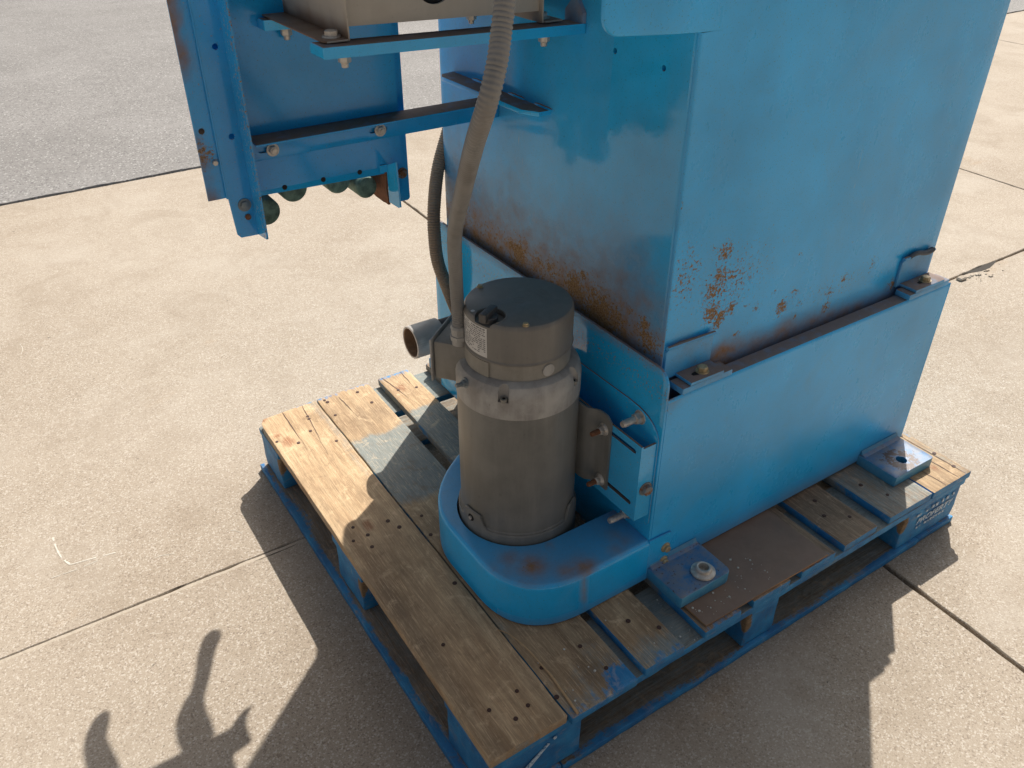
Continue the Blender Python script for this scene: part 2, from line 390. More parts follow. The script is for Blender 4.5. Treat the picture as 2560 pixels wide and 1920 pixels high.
def thing(name, label, cat, loc, group=None):
    o = bpy.data.objects.new(name, None); COL.objects.link(o); o.location = loc; o.empty_display_size = .1
    o['label'] = label; o['category'] = cat
    if group: o['group'] = group
    return o
def tag(o, label=None, cat=None, kind=None):
    if label: o['label'] = label
    if cat: o['category'] = cat
    if kind: o['kind'] = kind
    return o
def arc(cx, cy, r, a0, a1, n=8): return [(cx + r * math.cos(R(a0 + (a1 - a0) * i / n)), cy + r * math.sin(R(a0 + (a1 - a0) * i / n))) for i in range(n + 1)]
def gauss(d, r): return math.exp(-(d / r) ** 2)
def fbm(p, s=1.0): return noise.fractal(Vector(p) * s, 0.9, 2.0, 4)
def sst(a, b, x):
    t = max(0.0, min(1.0, (x - a) / (b - a))); return t * t * (3 - 2 * t)
def catmull(P, n=12):
    P = [Vector(p) for p in P]; Q = [P[0] * 2 - P[1]] + P + [P[-1] * 2 - P[-2]]; out = []
    for i in range(1, len(Q) - 2):
        for k in range(n):
            t = k / n; a, b, c, d = Q[i - 1], Q[i], Q[i + 1], Q[i + 2]
            out.append(.5 * ((2 * b) + (c - a) * t + (2 * a - 5 * b + 4 * c - d) * t * t + (3 * b - a - 3 * c + d) * t ** 3))
    out.append(P[-1]); return out

# ================================================================== SETTING
def jx(k):        # joints running along y
    return {0: lambda y: -9.0, 1: lambda y: -3.3 + .045 * y, 2: lambda y: .975 + .045 * y, 3: lambda y: 3.385 + .06 * (y - 1.06), 4: lambda y: 6.28 + .08 * (y - 2.7), 5: lambda y: 9.2 + .08 * (y - 2.7), 6: lambda y: 40.0}[k]
def jy(k):        # joints running along x, the last one is the asphalt edge
    return {0: lambda x: -40.0, 1: lambda x: -4.2, 2: lambda x: -1.75 - .01 * x, 3: lambda x: .742 - .010 * (x + .35), 4: lambda x: 3.262 + .026 * x}[k]
def slab_panel(i, j):
    """outline of one slab between joints, with a broken edge"""
    g = .0038
    def cor(a, b, sx, sy):
        y = 0.0
        for _ in range(6):
            x = jx(a)(y) + sx * g; y = jy(b)(x) + sy * g
        return x, y
    c = [cor(i, j, 1, 1), cor(i + 1, j, -1, 1), cor(i + 1, j + 1, -1, -1), cor(i, j + 1, 1, -1)]
    out = []
    for k in range(4):
        a, b = Vector(c[k]), Vector(c[(k + 1) % 4]); L = (b - a).length; n = max(1, min(700, int(L / .012))) if L < 9 else 60
        nn = Vector((-(b - a).y, (b - a).x)) / L
        for q in range(n):
            p = a.lerp(b, q / n)
            f = max(0, noise.noise(Vector((p.x * 30, p.y * 30, k)))) * .0035 + max(0, noise.noise(Vector((p.x * 7, p.y * 7, 3 + k))) - .25) * .008
            if q == 0: f = 0
            out.append(p + nn * f)
    return out
mb = MB()
for i in range(6):
    for j in range(4):
        pts = slab_panel(i, j); rs = []
        lo = [mb.bm.verts.new((p.x, p.y, -.02)) for p in pts]
        n = len(pts)
        ins = []
        for q in range(n):
            a, b = pts[q - 1], pts[(q + 1) % n]; d = (b - a).normalized(); ins.append(pts[q] + Vector((-d.y, d.x)) * .0022)
        mid = [mb.bm.verts.new((p.x, p.y, -.0025)) for p in pts]; top = [mb.bm.verts.new((p.x, p.y, 0)) for p in ins]
        for q in range(n):
            mb.bm.faces.new((lo[q], lo[(q + 1) % n], mid[(q + 1) % n], mid[q])); mb.bm.faces.new((mid[q], mid[(q + 1) % n], top[(q + 1) % n], top[q]))
        f = mb.bm.faces.new(top)
bmesh.ops.triangulate(mb.bm, faces=[f for f in mb.bm.faces if len(f.verts) > 4])
def scuff(P, w):      # pale scrape marks lying on the slab
    P = catmull([(x, y, 0) for x, y in P], 14); n = len(P)
    for i in range(n - 1):
        if noise.noise(Vector((P[i].x * 60, P[i].y * 60, w * 1e3))) < -.22: continue
        d = (P[i + 1] - P[i]).normalized(); nn = Vector((-d.y, d.x, 0))
        wa = w * (.4 + .6 * abs(noise.noise(P[i] * 45))) ; wb = w * (.4 + .6 * abs(noise.noise(P[i + 1] * 45)))
        f = mb.bm.faces.new([mb.bm.verts.new(q + Vector((0, 0, .0006))) for q in (P[i] - nn * wa, P[i + 1] - nn * wb, P[i + 1] + nn * wb, P[i] + nn * wa)]); f.material_index = 1
scuff([(-.467, 1.045), (-.466, 1.00), (-.461, .963), (-.450, .934)], .0035); scuff([(-.450, .934), (-.41, .928), (-.363, .919)], .0030); scuff([(-.49, .915), (-.44, .912), (-.40, .915)], .0015)
for k in range(26):
    x, y, a, L_ = rnd.uniform(-1.2, 2.6), rnd.uniform(-.6, 3.1), rnd.uniform(0, 3.14), rnd.uniform(.03, .16)
    scuff([(x, y), (x + L_ * .5 * math.cos(a), y + L_ * .5 * math.sin(a)), (x + L_ * math.cos(a + .15), y + L_ * math.sin(a + .15))], rnd.uniform(.0006, .0016))
bmesh.ops.recalc_face_normals(mb.bm, faces=mb.bm.faces[:])
tag(mb.build('concrete_slab', ['concrete', 'scuff'], angle=10), kind='structure')
mb = MB(); mb.box(-9.5, 40, -40, 4.3, -.05, -.013)
tag(mb.build('joint_floor', 'groove'), kind='structure')
mb = MB()   # mortar squeezed into the joint on the left
P = []
for i in range(900):
    x = -8.9 + i * .012; y = jy(3)(x); P.append((x, y - .0066 + .0012 * noise.noise(Vector((x * 40, 0, 0))), y + .0020 + .0022 * noise.noise(Vector((x * 25, 7, 0))) - .004 * max(0, noise.noise(Vector((x * 5, 3, 0))) - .15)))
A = [mb.bm.verts.new((x, a, -.0005 - .0003 * noise.noise(Vector((x * 30, 1, 1))))) for x, a, b in P]; B = [mb.bm.verts.new((x, b, -.0008)) for x, a, b in P]; D = [mb.bm.verts.new((x, b + .0006, -.012)) for x, a, b in P]
for i in range(len(P) - 1): mb.bm.faces.new((A[i], A[i + 1], B[i + 1], B[i])); mb.bm.faces.new((B[i], B[i + 1], D[i + 1], D[i]))
tag(mb.build('joint_mortar', 'lip'), kind='structure')
mb = MB()
edge = []
for i in range(1400):
    x = -9 + i * .0175; y = jy(4)(x) + .006 + .010 * noise.noise(Vector((x * 9, 0, 0))) + .006 * noise.noise(Vector((x * 45, 4, 0)))
    edge.append((x, y))
lo = [mb.bm.verts.new((x, y, -.012)) for x, y in edge]; top = [mb.bm.verts.new((x, y + .006, .004)) for x, y in edge]
for a in range(len(edge) - 1): mb.bm.faces.new((lo[a], lo[a + 1], top[a + 1], top[a]))
far = [mb.bm.verts.new((40, 90, .004)), mb.bm.verts.new((-40, 90, .004)), mb.bm.verts.new((-40, 3, .004))]
f = mb.bm.faces.new(top + far); bmesh.ops.triangulate(mb.bm, faces=[f]); bmesh.ops.recalc_face_normals(mb.bm, faces=mb.bm.faces[:])
tag(mb.build('asphalt', 'asphalt', angle=10), kind='structure')
mb = MB(); mb.box(-60, 60, -60, 100, -.30, -.06); tag(mb.build('ground', 'groove'), kind='structure')

# ================================================================== PALLET
pallet = thing('wooden_pallet', 'blue painted wooden pallet with bare worn deck boards carrying the blue machine', 'pallet', (.61, .508, 0))
ZD = .142
boards = [  # near x0,x1 / far x0,x1 / y0,y1 / kind
    ('a', .000, .1415, .004, .1465, -.002, 1.018), ('b', .1445, .277, .1505, .285, -.010, 1.022), ('c', .299, .386, .313, .396, -.004, 1.022),
    ('d', .434, .522, .447, .530, -.002, 1.020), ('e', .555, .651, .560, .655, 0, 1.018), ('f', .683, .777, .686, .780, 0, 1.018),
    ('g', .805, .905, .806, .906, .002, 1.018), ('h', .946, 1.083, .946, 1.083, .002, 1.018), ('i', 1.086, 1.219, 1.086, 1.219, 0, 1.018)]
NA = [(.1, .077), (.1, .046), (.045, .072), (.071, .037), (.047, .22), (.132, .328), (.051, .879), (.106, .963), (.105, .952), (.124, .839), (.090, .906), (.012, .909), (.104, .542), (.115, .514), (.054, .528), (.047, .494), (.039, .563), (.024, .528)]
NB = [(.238, .093), (.159, .093), (.147, .035), (.247, .035), (.166, 1.007), (.169, .996), (.257, .937), (.163, .936), (.247, .996), (.168, .521), (.157, .464), (.251, .52)]
NO = {'c': [(.34, .09), (.375, .05), (.377, .936), (.334, .95)], 'h': [(1.0, .05), (1.06, .09), (.98, .10)], 'g': [(.84, .08), (.86, .12), (.88, .05)], 'i': [(1.2, .03), (1.206, .08), (1.2, .16)], 'f': [(.72, .09), (.74, .05)]}
def board_attr(k):
    def blue(p, n):
        j = fbm((p.x * 14, p.y * 14, p.z * 9 + ord(k)))
        if n.z > .6:
            if k == 'a': return .15 * gauss(p.y - 1.03, .03) + (.35 if p.y > 1.012 else 0)
            v = .46 * gauss(p.y + .01, .035) * (1.0 if k in 'bcdf' else .35) + .5 * gauss(p.y - 1.03, .03)
            if k == 'b': v += .5 * gauss(p.y - .0, .05) * gauss(p.x - .262, .03)
            if k == 'i': v += .30 * sst(1.18, 1.21, p.x)
            return v + .12 * j
        if abs(n.y) > .6: return .12 if k == 'a' else (.78 if k not in 'gh' else .72) + .25 * j
        if abs(n.x) > .6:
            if k == 'a': return .05
            return .62 * gauss(p.y, .12) + .28 + .35 * j + .3 * gauss(p.y - .58, .12)
        return .25
    def wash(p, n):
        j = fbm((p.x * 10, p.y * 10, ord(k)))
        if n.z > .5:
            if k == 'a': return .10 + .42 * sst(.105, .14, p.x) * sst(.55, .85, p.y) + .2 * j
            if k == 'b': return .95 * sst(.52, .60, p.y) * (1 - sst(.80, .86, p.y + .05 * j)) + .55 * gauss(p.y, .10) + .25 * j + .4 * gauss(p.y - .2, .06) * gauss(p.x - .145, .03)
            if k == 'c': return .95 * sst(.35, .5, p.y) * (1 - sst(.83, .87, p.y + .04 * j)) + .75 * gauss(p.y, .05) + .2 * j
            if k in 'h': return .62 + .2 * j
            if k == 'i': return .28 * j + .5 * sst(1.185, 1.205, p.x)
            return .12 + .3 * j
        if k == 'a': return .42 + .3 * j
        return .75 + .3 * j
    def dirt_shade(p, n):
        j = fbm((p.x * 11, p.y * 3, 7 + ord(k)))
        if n.z > .5: return .25 * max(0, j) + (.42 * sst(.62, .42, p.y) * (.6 + .5 * j) if k in 'ab' else 0) * .55 + (.45 * gauss(p.x - .02, .016) * (1 - sst(.3, .5, p.y)) + .35 * sst(.3, .0, p.y) * max(0, j) if k == 'a' else .22 + .2 * sst(.5, .2, p.y))  # besides dirt, shade on the near half of a and b is painted in
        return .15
    KN = {'a': [(.034, .895, .013), (.020, .93, .008), (.066, .553, .010), (.012, 1.012, .012)], 'b': [(.262, .61, .009)], 'c': [(.345, .955, .011)], 'i': [(1.16, .05, .008)]}.get(k, [])
    def knot(p, n): return max([sst(r * 1.25, r * .75, math.hypot(p.x - x, (p.y - y) * .75)) for x, y, r in KN] + [0]) if n.z > .5 else 0
    return {'blue': blue, 'wash': wash, 'dirt_shade': dirt_shade, 'knot': knot}
CR = {'a': [(.112, 1.015, .088, .80), (.062, 1.01, .058, .84)], 'c': [(.325, 1.02, .345, .86), (.375, 1.02, .372, .93)], 'i': [(1.13, .002, 1.125, .16), (1.175, .002, 1.172, .20), (1.20, .002, 1.196, .3)], 'f': [(.72, .02, .735, .15)], 'b': [(.20, 1.0, .205, .90)]}
for k, a0, a1, b0, b1, y0, y1 in boards:
    mb = MB(); z0 = .1242 if k != 'a' else .1246; z1 = ZD if k != 'a' else ZD + .0025
    mb.box(0, 1, y0, y1, z0, z1); mb.grid(.010, 'y')
    for v in mb.bm.verts:
        t = (v.co.y - y0) / (y1 - y0); s_ = v.co.x; v.co.x = (a0 + (b0 - a0) * t) * (1 - s_) + (a1 + (b1 - a1) * t) * s_
        e = .0012 * noise.noise(Vector((v.co.y * 16, s_ * 7, ord(k)))) + .0018 * noise.noise(Vector((v.co.y * 4, s_ * 3, ord(k))))
        v.co.x += e
        if v.co.y < y0 + .001 or v.co.y > y1 - .001: v.co.y += .003 * noise.noise(Vector((s_ * 9, v.co.z * 90, ord(k))))
        if k == 'a' and t > .97: # rounded, split far corner
            if s_ < .5: v.co.x += .012 * ((t - .97) / .03) ** 2; v.co.y -= .008 * ((t - .97) / .03)
    es = [e for e in mb.bm.edges if len(e.link_faces) == 2 and e.calc_face_angle() > 1.0]
    bmesh.ops.bevel(mb.bm, geom=es, offset=.0022, segments=2, affect='EDGES', profile=.5)
    mb.grid(.008, 'x')
    for v in mb.bm.verts:
        if v.co.z > z1 - .001: v.co.z += .0007 * noise.noise(Vector((v.co.x * 30, v.co.y * 5, ord(k))))
    nl = NA if k == 'a' else NB if k == 'b' else NO.get(k, [])
    mb.bm.faces.ensure_lookup_table()
    for x, y in nl:
        r = .0034 + .0012 * rnd.random()
        mb.lathe([(r, 0), (r * .97, .0009), (r * .6, .0011)], (x, y, z1 + .0002), 12, 1)
    for x, y, x2, y2 in CR.get(k, []):
        n = 22; L_ = []
        for i in range(n + 1):
            t = i / n; L_.append((x + (x2 - x) * t + .0018 * noise.noise(Vector((t * 6, ord(k), x * 50))), y + (y2 - y) * t, .0007 * math.sin(math.pi * min(1, t * 1.2 + .15)) + .0002))
        A = [mb.bm.verts.new((q[0] - q[2], q[1], z1 + .0007)) for q in L_]; B = [mb.bm.verts.new((q[0] + q[2], q[1], z1 + .0007)) for q in L_]
        for i in range(n): f = mb.bm.faces.new((A[i], B[i], B[i + 1], A[i + 1]) if y2 > y else (A[i], A[i + 1], B[i + 1], B[i])); f.material_index = 1
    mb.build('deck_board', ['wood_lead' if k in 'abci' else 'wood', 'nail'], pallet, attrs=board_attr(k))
def bat(base, front=.0):
    def blue(p, n):
        j = fbm((p.x * 9, p.y * 9, p.z * 22)); e = fbm((p.x * 40, p.y * 40, p.z * 40))
        if base < .6 and n.z > .7: return .30 * j + .72 * max(gauss(p.x + .008, .016), gauss(p.y + .003, .016))
        return base - (.35 if base > .6 and n.z > .7 else 0) + (.25 if base < .6 and n.z < .7 else 0) + .22 * j + .22 * min(0, e) - (.25 if n.z > .7 else 0)
    return {'blue': blue, 'wash': lambda p, n: .9 if base > .6 or n.z < .7 else .55, 'dirt_shade': lambda p, n: .1 if base > .6 or n.z < .7 else .45}  # bottom board tops: shade under the deck painted in with the dirt
for y0, y1 in ((.0015, .142), (.455, .592), (.893, 1.014)):
    mb = MB(); mb.box(.003, 1.215, y0, y1, .1062, .1240, .0025); mb.grid(.025, 'x'); mb.jitter(.0012, 26, y0)
    mb.build('stringer_board', 'wood_x', pallet, attrs=bat(.80))
blocks = []
for yi, (y0, y1) in enumerate(((.004, .140), (.466, .584), (.897, 1.012))):
    for xi, (x0, x1) in enumerate(((.005, .176), (.553, .636), (1.013, 1.208))):
        mb = MB(); mb.box(x0, x1, y0, y1, .0166, .1056, .004); mb.grid(.02, 'xyz'); mb.jitter(.0018, 30, x0 + y0)
        for v in mb.bm.verts: # chipped top left corner
            d = (Vector((v.co.x - x0, v.co.y - y0, v.co.z - .1056))).length
            if d < .018: v.co += Vector((.006, .006, -.004)) * (1 - d / .018)
        def chip(x0=x0, y0=y0):
            a = bat(.85)
            b0 = a['blue']
            def blue(p, n): return b0(p, n) - 1.2 * sst(.020, .008, (Vector((p.x - x0, p.y - y0, (p.z - .085) * .5))).length)
            def wash(p, n): return .9 - 1.2 * sst(.021, .009, (Vector((p.x - x0, p.y - y0, (p.z - .085) * .5))).length)
            a['blue'] = blue; a['wash'] = wash; return a
        o = mb.build('block', 'wood_x', pallet, attrs=chip()); blocks.append(o)
        if yi == 0 and xi == 2: corner_block = o
        if yi == 0 and xi == 0: near_block = o
for x0, x1, y0, y1 in ((-.010, .136, -.002, 1.018), (1.085, 1.212, -.002, 1.016), (.53, .66, .1375, .885)):
    mb = MB(); mb.box(x0, x1, y0, y1, .0005, .0163, .002); mb.grid(.03, 'y'); mb.grid(.010, 'x'); mb.jitter(.0016, 22, x0)
    mb.build('bottom_board', 'wood', pallet, attrs=bat(.58))
for y0, y1 in ((-.004, .135), (.887, 1.014)):
    mb = MB(); mb.box(.1375, 1.0835, y0, y1, .0005, .0163, .002); mb.grid(.03, 'x'); mb.grid(.010, 'y'); mb.jitter(.0016, 22, y0)
    mb.build('bottom_board', 'wood_x', pallet, attrs=bat(.58))
# stencilled words on the right front block
def text_mesh(s, size, x, z, y, width, shear=.25):
    cu = bpy.data.curves.new('t', 'FONT'); cu.body = s; cu.size = size; cu.shear = shear; cu.extrude = .0003; cu.offset = .0004
    o = bpy.data.objects.new('t', cu); COL.objects.link(o); bpy.context.view_layer.update()
    me = bpy.data.meshes.new_from_object(o.evaluated_get(bpy.context.evaluated_depsgraph_get()))
    w = max(v.co.x for v in me.vertices) - min(v.co.x for v in me.vertices)
    mb = MB(); mb.bm.from_mesh(me); bpy.data.objects.remove(o); bpy.data.curves.remove(cu); bpy.data.meshes.remove(me)
    for v in mb.bm.verts: v.co = Vector((x + v.co.x * width / w, y - v.co.z, z + v.co.y))
    return mb
t1 = text_mesh("PROPERTY", .0215, 1.058, .0665, .0012, .128)
t2 = MB()
for z, x0, x1, h in ((.090, 1.052, 1.187, .0075), (.0525, 1.064, 1.182, .006)):   # lines too worn to read
    x = x0
    while x < x1:
        w = .003 + .006 * rnd.random(); hh = h * (.45 + .55 * rnd.random())
        if rnd.random() < .8: t2.box(x, x + w, .0008, .0022, z + h * .3 * rnd.random(), z + hh + .0015)
        x += w + .0025 + .004 * rnd.random()
tm = bpy.data.meshes.new('x'); t2.bm.to_mesh(tm); t1.bm.from_mesh(tm); bpy.data.meshes.remove(tm)
t1.build('stencil_lettering', 'stencil', corner_block)
mb = MB()   # white paint smear on the near block
P = [(.028, .030), (.062, .048), (.100, .082), (.112, .091), (.108, .094), (.085, .078), (.050, .054), (.020, .040)]
mb.prism(P, 'y', .0012, .0028); mb.lathe([(.004, 0), (.0035, .0008)], (.122, .0018, .098), 10, 0, 'y'); mb.build('paint_smear', 'stencil', near_block)

# ================================================================== MACHINE
machine = thing('industrial_machine', 'tall blue steel machine with rust streaks and a grey electric motor, standing on the pallet', 'machine', (.80, .52, .147))

# ---- tank
TB = [(0.553, 0.744, 0.0161, 0.9), (0.529, 0.758, 0.0086, 0.6), (0.58, 0.738, 0.0074, 0.5), (0.497, 0.741, 0.0114, 0.6), (0.484, 0.76, 0.0056, 0.6), (0.462, 0.745, 0.0167, 0.45), (0.458, 0.71, 0.0169, 0.35), (0.582, 0.758, 0.0089, 0.4), (0.65, 0.763, 0.0092, 0.3), (0.637, 0.715, 0.0185, 0.35), (0.55, 0.703, 0.0177, 0.9), (0.579, 0.696, 0.015, 0.8), (0.538, 0.68, 0.0178, 0.9), (0.558, 0.679, 0.015, 0.8), (0.522, 0.657, 0.0118, 0.6), (0.545, 0.642, 0.0166, 1.0), (0.565, 0.627, 0.0122, 1.0), (0.589, 0.637, 0.0123, 0.9), (0.56, 0.614, 0.0092, 0.9), (0.628, 0.631, 0.0079, 0.6), (0.651, 0.619, 0.008, 0.8), (0.717, 0.6, 0.0133, 1.0), (0.764, 0.592, 0.0075, 0.7), (0.759, 0.569, 0.0061, 0.8), (0.744, 0.622, 0.0117, 0.7), (0.712, 0.64, 0.0098, 0.4), (0.689, 0.639, 0.0048, 0.8), (0.843, 0.564, 0.0107, 0.9), (0.844, 0.593, 0.0106, 0.8), (0.874, 0.588, 0.0079, 0.5), (0.878, 0.612, 0.01, 0.8), (0.739, 0.694, 0.0072, 0.6), (0.777, 0.703, 0.0066, 0.4), (0.958, 0.622, 0.0148, 0.6), (0.988, 0.605, 0.0113, 0.4), (0.956, 0.604, 0.0067, 0.6), (0.821, 0.762, 0.0117, 0.35), (0.812, 0.742, 0.004, 0.6), (0.612, 0.58, 0.007, 0.8), (0.64, 0.594, 0.0058, 0.5), (0.683, 0.572, 0.0046, 0.6), (0.504, 0.708, 0.0058, 0.6), (0.625, 0.682, 0.0046, 0.6), (0.641, 0.669, 0.0038, 0.6), (0.88, 0.681, 0.0049, 0.5), (0.69, 0.728, 0.0038, 0.5), (1.041, 0.555, 0.0117, 0.9), (0.479, 0.885, 0.004, .8)]
TL = [(0.596, 0.616, 0.022, 0.8), (0.621, 0.621, 0.011, 0.6), (0.527, 0.623, 0.007, 0.7), (0.398, 0.648, 0.011, 0.8), (0.423, 0.621, 0.022, 0.8), (0.414, 0.616, 0.015, 0.9), (0.237, 0.628, 0.016, 0.9), (0.273, 0.635, 0.009, 0.6), (0.345, 0.605, 0.044, 0.6), (0.493, 0.624, 0.018, 0.4), (0.306, 0.601, 0.029, 0.5), (0.223, 0.603, 0.026, 0.7), (0.241, 0.61, 0.018, 0.6)]
def tank_rust(p, n):
    if n.x < -.5:
        v = max(s * gauss(math.hypot(p.y - y, p.z - z), r * .9) for y, z, r, s in TL) * .75
        v += .36 * gauss(p.z - .58, .08) + .22 * gauss(p.z - .60, .16) * sst(.2, .4, p.y)
        return min(v, 1)
    if n.y < -.5:
        v = max([s * .88 * gauss(math.hypot(p.x - x, p.z - z), r * 1.6) for x, z, r, s in TB])
        v = max(v, .56 * gauss(p.x - .475, .045) * gauss(p.z - .72, .085), .52 * gauss(p.x - .58, .13) * gauss(p.z - .69, .08), .40 * gauss(p.x - .85, .22) * gauss(p.z - .60, .05))
        v = max(v, .34 * gauss(p.z - .53, .02))
        v = max(v, .55 * gauss(p.x - .449, .005) * (.5 + noise.noise(Vector((0, 0, p.z * 40)))))
        return v
    return .2
def tank_stain(p, n):
    if n.x < -.5:
        u = (p.z - .598) / (.074 + .040 * (1 + fbm((p.y * 7, 0, 1))) + .012 * sst(.45, .25, p.y)) + .25 * fbm((p.y * 25, p.z * 25, 0))
        return .97 * math.exp(-max(0, u) ** 1.6 * .75) * (.72 + .28 * sst(.2, .27, p.y)) if u < 4 else 0
    if n.y < -.5: return .85 * (1 - sst(.540, .592, p.z + .012 * fbm((p.x * 14, p.z * 14, 5)) + .016 * sst(.6, 1.0, p.x))) + .45 * gauss(p.x - .585, .022) * sst(.64, .56, p.z) + .25 * gauss(p.x - .48, .03) * gauss(p.z - .60, .03)
    return 0
ATT = {'rust': tank_rust, 'stain': tank_stain}
mb = MB(); mb.box(.447, 1.157, .1945, .875, .42, 1.62, .003)
cut = MB()
for y, z in ((.353, 1.019), (.250, 1.015)): cut.cyl((.43, y, z), (.46, y, z), .0042, n=14)
mb.cut(cut); mb.gridr('z', .56, .80, .008); mb.gridr('y', .20, .87, .010)
tank = mb.build('tank', 'gloss', machine, attrs=ATT)
mb = MB()
mb.prism([(.447, .50), (1.157, .50), (1.157, 1.069), (.447, 1.069)], 'y', .1885, .1943)
mb.prism(arc(.314, 1.104, .026, 180, 270, 6) + [(.40, 1.0718), (.447, 1.069), (1.157, 1.069), (1.157, 1.62), (.288, 1.62)], 'y', .1885, .1943)
es = [e for e in mb.bm.edges if e.is_boundary is False and e.calc_face_angle() > .7 and all(v.co.y < .19 for v in e.verts) and not all(abs(v.co.z - 1.069) < 1e-4 and v.co.x > .4465 for v in e.verts)]
bmesh.ops.bevel(mb.bm, geom=es, offset=.0024, segments=3, affect='EDGES', profile=.5)
mb.gridr('z', .505, .86, .0045); mb.gridr('z', .88, 1.6, .03); mb.gridr('x', .452, .66, .0045); mb.gridr('x', .666, 1.05, .006); mb.gridr('x', 1.07, 1.15, .02)
mb.build('front_plate', 'chalk', tank, attrs=ATT)
def corner_bracket(x0, x1, hx0, hx1, ux0, ux1, bx):
    mb = MB()
    mb.prism([(x0, .5495), (x1, .5495), (x1, .600), (x1 - .006, .606), (x0 + .03, .610), (x0 + .006, .607), (x0, .60)], 'y', .1825, .1883, 0, .0012)
    mb.prism([(hx0, .146), (hx1 - .004, .145), (hx1, .150), (hx1, .1825), (hx0, .1825)], 'z', .5495, .5555, 0, .0012)
    mb.box(ux0, ux1, .1465, .178, .5375, .5490, .0015)
    mb.cyl((x0, .1815, .6085), (x1, .1815, .6065), .0035, n=8)
    mb.grid(.015, 'xz')
    o = mb.build('corner_bracket', 'chalk', tank, attrs={'rust': lambda p, n: .22, 'stain': lambda p, n: .25 + .25 * fbm((p.x * 30, p.y * 30, p.z * 30))})
    b = MB(); b.bolt((bx, .163, .5556), (0, 0, 1), .0088, .0075, .0115); b.build('bolt', 'brass', tank)
    s_ = MB(); s_.prism([(bx - .022, .1605), (bx - .012, .158), (bx - .012, .168), (bx - .022, .1655)], 'z', .5556, .5560); s_.build('bolt_slot', 'black', tank)
corner_bracket(.449, .551, .474, .549, .458, .568, .514)
corner_bracket(1.045, 1.141, 1.056, 1.148, 1.040, 1.166, 1.107)
mb = MB(); mb.tube([(1.062 + .073 * i / 10, .1815, .6085 + .0035 * math.sin(i * .6)) for i in range(11)], lambda i: .0042 + .0015 * (i / 10), 8); mb.build('weld_bead', 'weld', tank)
# shelf welded to the tank's left face
mb = MB(); mb.prism([(.447, .505), (.425, .506), (.409, .535), (.409, .800), (.418, .815), (.447, .822)], 'z', .893, .901, 0, .001); mb.grid(.02, 'y')
for y in (.50, .58, .70): mb.tube([(.4470, y + .01 * i, .9012) for i in range(6)], lambda i: (.0025, .004, .0036, .0042, .0038, .002)[i], 8)
mb.build('shelf_bracket', 'gloss', tank)

# ---- base frame
mb = MB()
b_at = {'rust': lambda p, n: .16 + .35 * gauss(p.x - .44, .03) * gauss(p.z - .545, .03) + .25 * gauss(p.z - .585, .008) * (1 if n.x < -.5 else 0), 'stain': lambda p, n: (.42 * (1 - sst(.150, .185, p.z)) + .75 * gauss(p.x - .446, .02) * gauss(p.z - .54, .016)) if n.y < -.5 else .55 * sst(.574, .588, p.z + .004 * fbm((p.y * 40, 0, 0))) * (1 if n.x < -.5 else 0)}
left = [(.150, .152), (.900, .152)] + arc(.870, .557, .030, 0, 90, 5) + [(.40, .5875)] + arc(.178, .558, .028, 90, 180, 6) + [(.150, .545)]
mb.prism(left, 'x', .427, .4325, 0, .0012)
mb.box(.4327, 1.1785, .1500, .1555, .1505, .5290, 0)
pr = [(.1500, .5290), (.1506, .5325), (.1525, .5352), (.156, .5365), (.1765, .5365), (.1765, .5315), (.1575, .5315), (.1555, .5290)]
A = [mb.bm.verts.new((.4700, y, z)) for y, z in pr]; B = [mb.bm.verts.new((1.1785, y, z)) for y, z in pr]
for v in A:
    if v.co.y > .17: v.co.x += .018
ff = [mb.bm.faces.new(A[::-1]), mb.bm.faces.new(B)] + [mb.bm.faces.new((A[i], A[(i + 1) % 8], B[(i + 1) % 8], B[i])) for i in range(8)]
A2 = [mb.bm.verts.new((.4327, y, z)) for y, z in ((.1500, .5290), (.1510, .5330), (.1530, .5340), (.1555, .5290))]
bmesh.ops.recalc_face_normals(mb.bm, faces=ff)
mb.bm.faces.new((A2[0], A2[1], A[1], A[0])); mb.bm.faces.new((A2[1], A2[2], A[2], A[1])); mb.bm.faces.new((A2[2], A2[3], A[7], A[2]))
mb.box(1.1787, 1.1845, .1502, .900, .1525, .5355, .0012)
mb.box(.4327, 1.1785, .894, .8995, .1505, .535)
mb.grid(.02)
base = mb.build('base_frame', ['chalk'], machine, attrs=b_at)
bpy.data.materials  # the left side is glossier paint
base.data.materials.append(M['gloss'])
for pg in base.data.polygons:
    if pg.normal.x < -.5: pg.material_index = 1
def foot(x0, x1, y0, y1, z0, z1, hole=None, ch=.012, inner=1):
    mb = MB(); mb.prism([(x0 + .002, y0), (x1 - ch, y0)] + arc(x1 - ch, y0 + ch, ch, -90, 0, 4) + [(x1, y1), (x0, y1), (x0, y0 + .004)], 'z', z0, z1, 0, .0018)
    if hole:
        c = MB(); c.cyl((hole[0], hole[1], z0 - .01), (hole[0], hole[1], z1 + .01), hole[2], n=24); mb.cut(c)
    mb.grid(.012, 'xy')
    mb.prism([(y1 - .014, z1 + .0002), (y1 - .006, z1 + .003), (y1 - .0015, z1 + .010), (y1 - .0015, z1 + .0002)], 'x', x0 + .004, x1 - .004)
    return mb.build('foot_plate', 'foot', base, attrs={'rust': lambda p, n: (.8 * gauss(math.hypot(p.x - hole[0], p.y - hole[1]) - .024, .010) if hole else 0) + .25 * fbm((p.x * 50, p.y * 50, 3))})
foot(.429, .5525, .0575, .150, .1472, .172)
foot(1.030, 1.160, .0575, .150, .1425, .167, (1.093, .090, .0115), .006)
foot(.448, .552, .9005, 1.000, .1425, .170)

